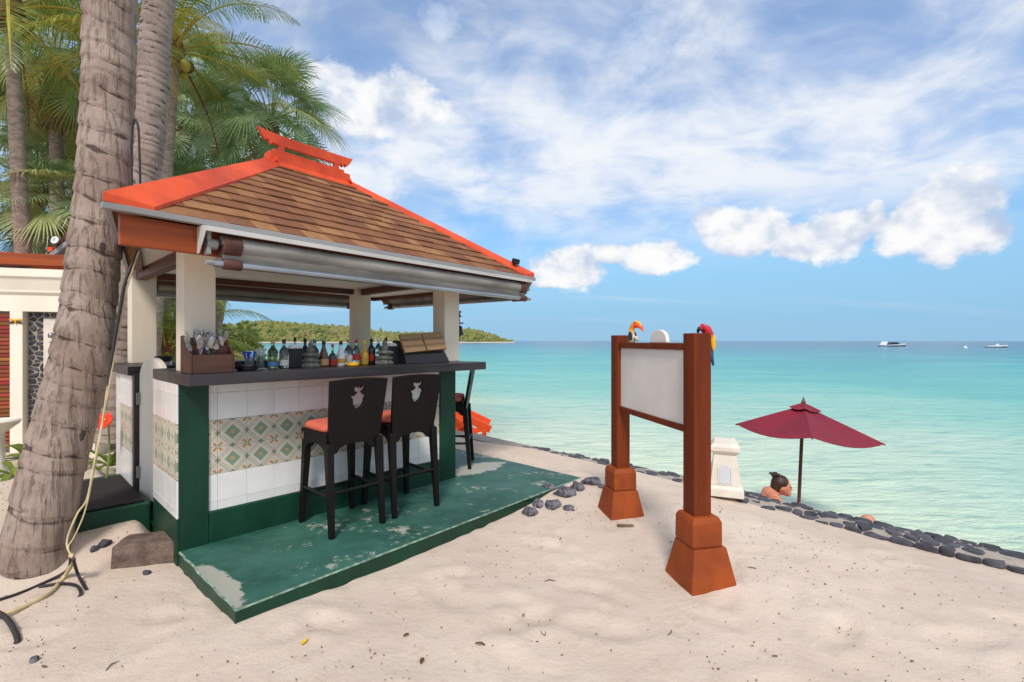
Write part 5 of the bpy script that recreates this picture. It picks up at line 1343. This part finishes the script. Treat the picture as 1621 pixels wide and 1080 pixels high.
# bushes
def bush(name, label, cat, c, rad, n, leaf, seed, mat, stem=True):
    t = thing(name, label, cat, mtx=T(c[0], c[1], c[2])); r = random.Random(seed); mb = MB()
    cl = [(Vector((r.uniform(-.75,.75)*rad[0], r.uniform(-.75,.75)*rad[1], rad[2]*r.uniform(.35,1.75))), r.uniform(.25,.5)) for _ in range(16)]
    for i in range(n):
        cc, k = r.choice(cl); v = Vector((r.gauss(0,1), r.gauss(0,1), r.gauss(0,1))).normalized()*r.uniform(.5,1)
        p = cc+Vector((v.x*rad[0]*k, v.y*rad[1]*k, v.z*rad[2]*k*0.8)); d = (v+Vector((r.uniform(-.6,.6), r.uniform(-.6,.6), r.uniform(-.3,.7)))).normalized(); s_ = d.cross(Vector((r.uniform(-1,1), r.uniform(-1,1), r.uniform(-1,1)))).normalized()
        L = leaf*r.uniform(.6,1.3); w = L*0.3
        mb.add([p, p+d*L*.45+s_*w, p+d*L, p+d*L*.45-s_*w], [(0,1,2,3)])
    o = mb.build('crown', mat, t); o['kind'] = 'stuff'
    st_ = [(0,0,-.1)]
    for k in range(5):
        a = k*1.3; MB().tube([(0,0,-0.1), (math.cos(a)*rad[0]*.3, math.sin(a)*rad[1]*.3, rad[2]*.7), (math.cos(a)*rad[0]*.55, math.sin(a)*rad[1]*.55, rad[2]*1.3)], [0.03,0.02,0.008], 6).build('branch', M['bark_far'], t)
    return t
bc = at(352, 560, 15.5); bush('shore_tree', 'bright green leafy tree at the shore seen past the left front pillar', 'tree', (bc.x, bc.y, -0.3), (1.05, 1.0, 1.15), 3600, 0.15, 4, M['hedge'])
for i, (u, Y, w, h, lb) in enumerate(((-60,12.5,2.2,1.5,'dark green hedge tree behind the white wall at far left'), (60,13.5,2.2,1.7,'bushy tree filling the gap below the fan palms'), (165,13.0,1.8,1.3,'bushy tree hidden mostly by the thick trunk'), (250,12.5,1.2,1.0,'leafy bush behind the bar between its left pillars'))):
    bc = at(u, 560, Y); bush('garden_tree', lb, 'tree', (bc.x, bc.y, 0.1), (w, 1.2, h), 4200, 0.20, 20+i, M['hedge'])

# ------------------------------------------------------------------ white garden wall with the outdoor shower
GA = math.atan2(0.30, 0.955); g0 = at(0, 541, 5.55)
GM_ = T(g0.x, g0.y, 0) @ RZ(GA)
gi = GM_.inverted()
def gx(u):                                         # distance along the garden wall on the sight line u
    r = (u-810.5)/F; c, s_ = math.cos(GA), math.sin(GA)
    return (r*g0.y-g0.x)/(c-r*s_)
def gz(u, v):                                      # height on the wall face
    p = GM_ @ Vector((gx(u), 0, 0)); return EYE-(v-541)/F*p.y
gw = thing('garden_wall', 'cream garden wall with moulded coping behind the big palm trunk', 'wall', mtx=GM_)
zc0, zc1 = gz(50, 468), gz(50, 428)
XL, XR = -2.6, gx(150)
x_sl, x_p0, x_p1, x_st0, x_st1 = gx(0), gx(15.5), gx(35.5), gx(35.5), gx(118)
z_open = gz(36, 494)
MB().box(XL, XR, 0.14, 0.34, -0.1, zc0).build('wall_core', M['wall_cream'], gw)
MB().box(XL, XR, 0.0, 0.138, z_open, zc0).build('lintel', M['wall_cream'], gw)
MB().box(x_p0, x_p1, 0.0, 0.138, -0.1, z_open-0.001).build('pier', M['wall_cream'], gw)
MB().box(x_st1, XR, 0.0, 0.138, -0.1, z_open-0.001).build('pier', M['wall_cream'], gw)
MB().loft([[(x, -0.005, zc0+.001), (x, -0.03, zc0+.03), (x, -0.03, zc0+.05), (x, -0.075, zc1-.10), (x, -0.095, zc1-.09), (x, -0.095, zc1), (x, 0.42, zc1), (x, 0.42, zc1-.09), (x, 0.36, zc0+.001)] for x in (XL, XR)]).build('coping', M['wall_cream'], gw)
for k in range(34):
    z = 0.15+k*(z_open-0.17)/34
    MB().box(x_p0-0.95, x_p0-0.004, 0.03, 0.07, z, z+0.035, mt=None).build('shutter_slat', M['slat_wood'], gw)
# dark stone facing framing a pale shower panel
fc = MB().box(x_st0+0.001, x_st1-0.001, 0.10, 0.1385, 0.0, z_open-0.002).build('stone_facing', M['mortar'], gw)
STM = Matrix(((1,0,0,0),(0,0,-1,0.10),(0,1,0,0),(0,0,0,1)))
sx0, sx1 = gx(62), gx(112); sz1 = gz(62, 505); sz0 = gz(62, 720)
k = 0
for (a, b, c_, d_) in ((x_st0+.01, sx0-.012, 0.35, z_open-0.01), (sx0, x_st1-.01, sz1+.02, z_open-0.012)):
    for poly in cells_of(a, b, c_, d_, 0.075, 40+k, 0.007):
        k += 1; stone_piece('facing_stone', poly, STM, fc, 0.012, k, M['dark_stone'])
MB().box(sx0, sx1, 0.075, 0.0995, 0.05, sz1).build('shower_panel', M['cast_white'], gw, bevel=0.004)
sp = GM_ @ Vector((gx(79), 0.06, gz(79, 534))); t = thing('shower_head', 'small chrome shower head on the pale panel left of the trunk', 'shower', mtx=T(*sp) @ RZ(GA))
MB().tube([(0.03,0.01,-0.06),(0.02,-0.01,-0.02),(0,-0.04,0.02)], [0.009,0.009,0.009], 8).build('arm', M['steel'], t, smooth=True)
MB().lathe([(0.034,-0.02),(0.036,-0.012),(0.030,0.0),(0.012,0.016)], 14, mt=T(0,-0.045,0.02) @ RX(R(70))).build('head', M['steel'], t, smooth=True)
MB().box(-0.035,0.06,-0.015,0.01,-0.075,-0.06).build('tap_bar', M['steel'], t, bevel=0.004)
dp = GM_ @ Vector((gx(26), -0.012, gz(26, 510))); t = thing('dragonfly_ornament', 'yellow dragonfly ornament on the cream pier beside the stone facing', 'ornament', mtx=T(*dp) @ RZ(GA))
MB().tube([(0,0,-0.03),(0,-0.004,0),(0,0,0.025)], [0.006,0.010,0.008], 8).build('body', M['ashtray'], t, smooth=True)
for s_ in (-1, 1):
    for z, a in ((0.012, 12), (-0.002, -16)): MB().ell((s_*0.034,0,z), (0.034,0.004,0.011), 10, 6, mt=RY(R(-s_*a))).build('wing', M['ashtray'] if z > 0 else M['cap_black'], t, smooth=True)
# timber beam and red roof corner behind the wall, lamp on the roof edge
b0 = GM_ @ Vector((0, 0.5, 0)); t = thing('pergola', 'brown timber beam on posts above the cream garden wall', 'pergola', mtx=GM_ @ T(0, 0.75, 0))
zbm = EYE+(541-416)/F*6.4
MB().box(-2.4, 0.95, -0.05, 0.05, zbm-0.075, zbm+0.075).build('beam', M['fascia'], t, bevel=0.004)
for x in (-1.6, 0.8): MB().box(x-0.05, x+0.05, -0.045, 0.045, 0.0, zbm-0.076).build('post', M['beam_brown'], t)
rp = at(0, 405, 7.4); t = thing('garden_pavilion', 'red pavilion roof corner peeking over the garden wall at far left', 'pavilion', mtx=T(rp.x, rp.y, 0))
MB().add([(-3.2,-0.2,rp.z),(0.46,-0.2,rp.z),(0.52,2.6,rp.z),(-3.2,2.6,rp.z),(-2.6,1.2,rp.z+0.36),(-3.2,-0.2,rp.z-.05),(0.52,-0.2,rp.z-.05),(0.52,2.6,rp.z-.05),(-3.2,2.6,rp.z-.05)], [(0,1,4),(1,2,4),(2,3,4),(3,0,4),(0,5,6,1),(1,6,7,2),(2,7,8,3),(3,8,5,0),(5,8,7,6)]).build('roof', M['red_paint'], t)
MB().box(-3.0,0.3,-0.02,0.1,rp.z-0.2,rp.z-0.055).build('fascia', M['beam_brown'], t)
for x in (-2.9, 0.15): MB().box(x, x+0.15, 0.0, 0.15, 0.0, rp.z-0.201).build('post', M['beam_brown'], t)
gp = at(86, 398, 6.5); t = thing('tiled_ridge_end', 'grey roof edge with a white disc beside the thick trunk above the wall', 'roof edge', mtx=T(gp.x, gp.y, gp.z))
MB().box(-0.12, 0.35, 0.0, 0.2, -0.05, 0.02, mt=RY(R(-38))).build('edge_board', M['grey_metal'], t, bevel=0.01)
for k in range(4): MB().tube([(-0.06+k*0.07, 0.0, 0.02+k*0.055), (-0.06+k*0.07, 0.22, 0.02+k*0.055)], 0.035, 10).build('ridge_tile', M['clamp_brown'] if k else M['orange_paint'], t, smooth=True)
MB().lathe([(0.05,0),(0.05,0.012),(0.03,0.013),(0.03,0.0)], 18, mt=T(0.06, -0.05, 0.13) @ RX(R(75))).build('disc', M['hull_white'], t, smooth=40)
MB().tube([(0.15,0.12,0.02),(0.15,0.12,-gp.z+0.1)], 0.05, 8).build('post', M['beam_brown'], t)

# white round table, foot of a lamp post etc at the far left
bp2 = at(-4, 668, 4.6); t = thing('garden_basin', 'white round stone basin on a pedestal at the left edge', 'basin', mtx=T(bp2.x, bp2.y, 0.1))
hz = EYE-(668-541)/F*4.6-0.1
MB().lathe([(0.09,0),(0.10,0.03),(0.055,0.08),(0.05,hz-0.12),(0.08,hz-0.09),(0.15,hz-0.03),(0.165,hz),(0.15,hz+0.015),(0.13,hz+0.005),(0.05,hz-0.02)], 24).build('bowl', M['cast_white'], t, smooth=50)

# path kerb and low rubble wall behind the trunk
kp = at(178, 660, 6.2); lw = thing('rubble_wall', 'low grey rubble wall topped by a pale cap behind the leaning trunk', 'wall', mtx=T(kp.x, kp.y, 0.1) @ RZ(R(22)))
MB().box(-0.9, 1.0, 0.02, 0.25, -0.1, 0.62).build('wall_core', M['mortar'], lw)
RM2 = Matrix(((1,0,0,0),(0,0,-1,0.02),(0,1,0,0),(0,0,0,1)))
for i, poly in enumerate(cells_of(-0.5, 0.6, 0.0, 0.6, 0.14, 90, 0.01)): stone_piece('stone', poly, RM2, lw, 0.03, 300+i, M['grey_rock'])
MB().box(-0.92, 1.02, -0.02, 0.28, 0.621, 0.66).build('cap', M['cast_white'], lw, bevel=0.006)
# plants with strap leaves
def strap_plant(name, label, p, n, L, seed, wide=0.03, up=1.0):
    t = thing(name, label, 'plant', mtx=T(*p)); r = random.Random(seed)
    for i in range(n):
        a = i*2.4+r.uniform(-.3,.3); ln_ = L*r.uniform(.7,1.1); el_ = r.uniform(.55,1.25)*up; mb = MB(); rows = []
        q = Vector((0,0,0)); e = el_
        for k in range(6):
            w = wide*math.sin(math.pi*(0.12+0.86*k/5))**0.8; s_ = Vector((-math.sin(a), math.cos(a), 0))
            rows.append((q-s_*w, q+Vector((0,0,-w*0.35)), q+s_*w)); e -= 0.32; q = q+Vector((math.cos(a)*math.cos(e), math.sin(a)*math.cos(e), math.sin(e)))*(ln_/5)
        mb.add([v for r_ in rows for v in r_], [(i_*3+j, i_*3+j+1, i_*3+3+j+1, i_*3+3+j) for i_ in range(5) for j in range(2)])
        mb.build('leaf', M['blade'], t, smooth=60)
    return t
def gpl(u, v, z): p = onz(u, v, z); return (p.x, p.y, z-0.02)
strap_plant('lily_plant', 'green lily clump at the foot of the bar side wall behind the trunk', gpl(176, 736, 0.13), 18, 0.62, 1, 0.026)
strap_plant('lily_plant', 'yellow green lily clump on the rubble wall behind the trunk', (kp.x+0.02, kp.y+0.12, 0.755), 16, 0.62, 2, 0.024)
strap_plant('lily_plant', 'short dark green plant by the white basin at the left edge', gpl(24, 752, 0.14), 11, 0.45, 3, 0.028)
strap_plant('broadleaf_plant', 'bright broad leaved plant before the stone facing left of the trunk', gpl(46, 728, 0.12), 9, 0.62, 4, 0.06, 1.25)
fp = at(172, 673, 3.9); t = thing('hibiscus_flower', 'single red hibiscus bloom on a thin stem right of the leaning trunk', 'flower', mtx=T(*fp) @ RX(R(55)) @ Matrix.Scale(1.55, 4))
for k in range(5):
    a = k*1.2566; mb = MB(); mb.ell((0.032,0,0.012), (0.036,0.027,0.010), 10, 6, mt=RZ(a) @ RY(R(-35))); mb.build('petal', M['flower'], t, smooth=60)
MB().tube([(0,0,0.0),(0.02,0,0.06)], [0.005,0.003], 6).build('stamen', M['cap_yellow'], t)
MB().tube([(0,0,0),(-0.03,-0.10,-0.12),(-0.05,-0.28,-0.24)], [0.004,0.005,0.006], 6).build('stem', M['petiole'], t)

# ------------------------------------------------------------------ concrete block, stones, cables, rod at the trunk
cb = onz(226, 891, 0.03); t = thing('concrete_block', 'weathered concrete block half sunk in sand at the bar corner', 'block', mtx=T(cb.x+0.0, cb.y+0.12, 0.03) @ RZ(R(14)))
mb = MB(); mb.box(-0.20,0.20,-0.11,0.11,-0.12,0.105)
me = mb.mesh('body', M['concrete'], bevel=0.012, seg=2)
bm = bmesh.new(); bm.from_mesh(me); bmesh.ops.subdivide_edges(bm, edges=bm.edges, cuts=3, use_grid_fill=True)
for v in bm.verts: v.co += v.normal*0.012*n3(v.co.x*9, v.co.y*9, v.co.z*9) + v.normal*0.006*n3(v.co.x*26, v.co.y*26, v.co.z*26)
bm.to_mesh(me); bm.free(); me.shade_smooth(); me.set_sharp_from_angle(angle=R(50)); link('body', me, t)
for i, (u, v, r, lb) in enumerate(((150,886,.028,'small dark stone nearest the trunk beside the concrete block'), (167,880,.036,'black jagged stone touching the left end of the concrete block'), (268,884,.042,'bluish grey stone leaning on the right end of the concrete block'), (232,905,.024,'flat dark stone lying in front of the concrete block'), (55,1040,.020,'small bluish pebble on the sand near the bottom left'), (200,872,.018,'tiny dark stone at the block foot'))):
    p = onz(u, v, 0.02); o = rough_stone((0,0,0), r, i+20).build('stone', M['grey_rock'] if i in (2, 4) else M['dark_stone'], smooth=35); o.location = (p.x, p.y, sand_z(p.x, p.y)+r*.3); tag(o, lb, 'stone')
def cable(name, label, cat, pts, r, mat, n=8):
    P = [Vector(p) for p in pts]; q = []
    for i in range(len(P)-1):
        p0, p1, p2, p3 = P[max(i-1,0)], P[i], P[i+1], P[min(i+2, len(P)-1)]
        for k in range(8):
            t = k/8; q.append(0.5*((2*p1)+(p2-p0)*t+(2*p0-5*p1+4*p2-p3)*t*t+(3*p1-p0-3*p2+p3)*t**3))
    q.append(P[-1]); o = MB().tube(q, r, n).build(name, mat, smooth=60); return tag(o, label, cat)
def sg(u, v, up=0.012):
    p = onz(u, v, 0.02); z = sand_z(p.x, p.y)+up; p = onz(u, v, z); return (p.x, p.y, z)
cable('cable', 'cream cable running down the right side of the leaning trunk', 'cable', [at(222,392,3.12), at(203,450,3.04), at(190,505,2.99), at(178,580,2.92), at(165,655,2.86), at(150,730,2.80), at(138,790,2.77), at(122,815,2.74), at(106,858,2.72), at(114,884,2.70)], 0.0052, M['rope'])
cable('cable', 'second thin cream cable beside the first on the leaning trunk', 'cable', [at(216,402,3.12), at(196,480,3.02), at(188,530,2.98), at(172,600,2.90), at(159,690,2.83), at(146,760,2.79), at(134,812,2.755), at(118,850,2.73), at(108,868,2.71), at(114,884,2.70)], 0.0036, M['rope'])
cable('cable', 'dark cable along the upper right edge of the leaning trunk', 'cable', [at(222,390,3.13), at(199,445,3.03), at(190,490,2.99), at(178,560,2.93), at(166,650,2.87)], 0.009, M['cable_black'])
cable('conduit_pipe', 'thick cream hose lying on the sand at the trunk foot', 'pipe', [at(112,880,2.70), sg(116,890,.03), sg(100,916), sg(78,940), sg(45,958), sg(8,973), sg(-40,985)], 0.011, M['rope'])
cable('cable', 'dark cable lying straight across the sand beside the cream hose', 'cable', [at(112,884,2.72), sg(105,905), sg(60,928), sg(20,944), sg(-30,958)], 0.008, M['cable_black'])
cable('cable', 'dark cable curling in a loop on the sand right of the hose', 'cable', [sg(62,930), sg(95,925), sg(120,928), sg(128,940), sg(123,948,-.01)], 0.008, M['cable_black'])
cable('cable', 'short stiff dark cable end sticking from the sand by the hose', 'cable', [at(116,886,2.70), sg(124,912,.03), sg(138,936,.0)], 0.008, M['cable_black'])
cable('cable', 'dark cable end curving into the sand at the lower left edge', 'cable', [sg(-20,965), sg(5,976,.02), sg(20,994,.02), sg(28,1014,.0), sg(24,1022,-.02)], 0.012, M['cable_black'])
cable('metal_rod', 'dark hooked metal rod standing against the two trunks above the roof', 'rod', [at(209,305,3.25), at(208,240,3.25), at(210,200,3.25), at(214,190,3.25), at(219,205,3.25), at(221,250,3.25), at(222,300,3.25)], 0.007, M['cable_black'])

# ------------------------------------------------------------------ fallen leaves and litter on the sand
def dead_leaf(u, v, L, label, mat, seed):
    r = random.Random(seed); p = onz(u, v, 0.02); z = sand_z(p.x, p.y); mb = MB(); rows = []
    for k in range(6):
        f = k/5; w = L*0.24*math.sin(math.pi*(0.06+0.9*f)); rows.append([(L*(f-.5), -w, 0.012+0.25*w), (L*(f-.5), 0, 0.006+0.03*L*math.sin(f*3)), (L*(f-.5), w, 0.010+0.35*w)])
    mb.add([q for r_ in rows for q in r_], [(i*3+j, i*3+j+1, i*3+4+j, i*3+3+j) for i in range(5) for j in range(2)])
    o = mb.build('fallen_leaf', mat, smooth=60); o.matrix_basis = T(p.x, p.y, z) @ RZ(r.uniform(0, 6.28)); tag(o, label, 'leaf', 'fallen leaves on the sand')
dead_leaf(210, 822, 0.085, 'curled orange brown leaf lying below the green step', M['leaf_dry'], 1)
dead_leaf(760, 1018, 0.05, 'small brown leaf on the sand at the bottom middle', M['fibre'], 2)
dead_leaf(482, 1021, 0.045, 'yellow leaf on the sand near the bottom', M['cap_yellow'], 3)
dead_leaf(668, 1046, 0.04, 'dark brown leaf at the bottom left of the sand', M['fibre'], 4)
dead_leaf(643, 1005, 0.03, 'tiny brown leaf left of the bottom middle leaf', M['fibre'], 5)
dead_leaf(860, 1000, 0.05, 'dry twig like leaf right of the bottom middle leaf', M['dry_twig'], 6)
for i, (u, v, L, lb) in enumerate(((870,916,.07,'thin dark twig on the sand before the far sign post'), (178,1055,.06,'short twig on the sand at bottom left'), (1190,905,.05,'short twig right of the near sign footing'), (1060,1000,.06,'bent twig below the near sign footing'))):
    p = onz(u, v, 0.02); z = sand_z(p.x, p.y); o = MB().tube([(-L/2,0,0.006),(0,0.006,0.012),(L/2,-0.004,0.006)], [0.002,0.003,0.0015], 5).build('twig', M['dry_twig']); o.matrix_basis = T(p.x, p.y, z) @ RZ(i*1.3+.2); tag(o, lb, 'twig', 'twigs on the sand')
o = MB().tube([(-0.06,0,0.01),(0.06,0.01,0.01)], 0.012, 8).build('driftwood_piece', M['dry_twig'], bevel=0.003); p = onz(990, 838, 0.02); o.matrix_basis = T(p.x, p.y, sand_z(p.x, p.y)) @ RZ(R(-10)); tag(o, 'pale driftwood stick at the foot of the far sign footing', 'driftwood')
mb = MB(); rl = random.Random(99)
for i in range(3600):
    a = rl.uniform(-1.7, 6.6); b = rl.uniform(0.4, 4.9); q = shore(a, b)
    if n3(q.x*0.9, q.y*0.9, 8) < -0.25 and rl.random() < .7: continue
    l = BARI @ Vector((q.x, q.y, 0.09))
    if -0.1 < l.x < 3.1 and -1.15 < l.y < 2.4: continue
    z = sand_z(q.x, q.y); s_ = rl.uniform(0.0011, 0.0026)*(1.8 if rl.random() < .05 else 1); L = s_*rl.uniform(.8, 2.6); th = rl.uniform(0, 3.14)
    mb.box(-L, L, -s_*.6, s_*.6, -0.002, s_, mt=T(q.x, q.y, z+0.004) @ RZ(th) @ RX(rl.uniform(-.4,.4)))
o = mb.build('sand_litter', M['dry_twig']); struct(o, 'stuff'); o['label'] = 'specks of leaf litter and shell scattered over the sand'; o['category'] = 'litter'
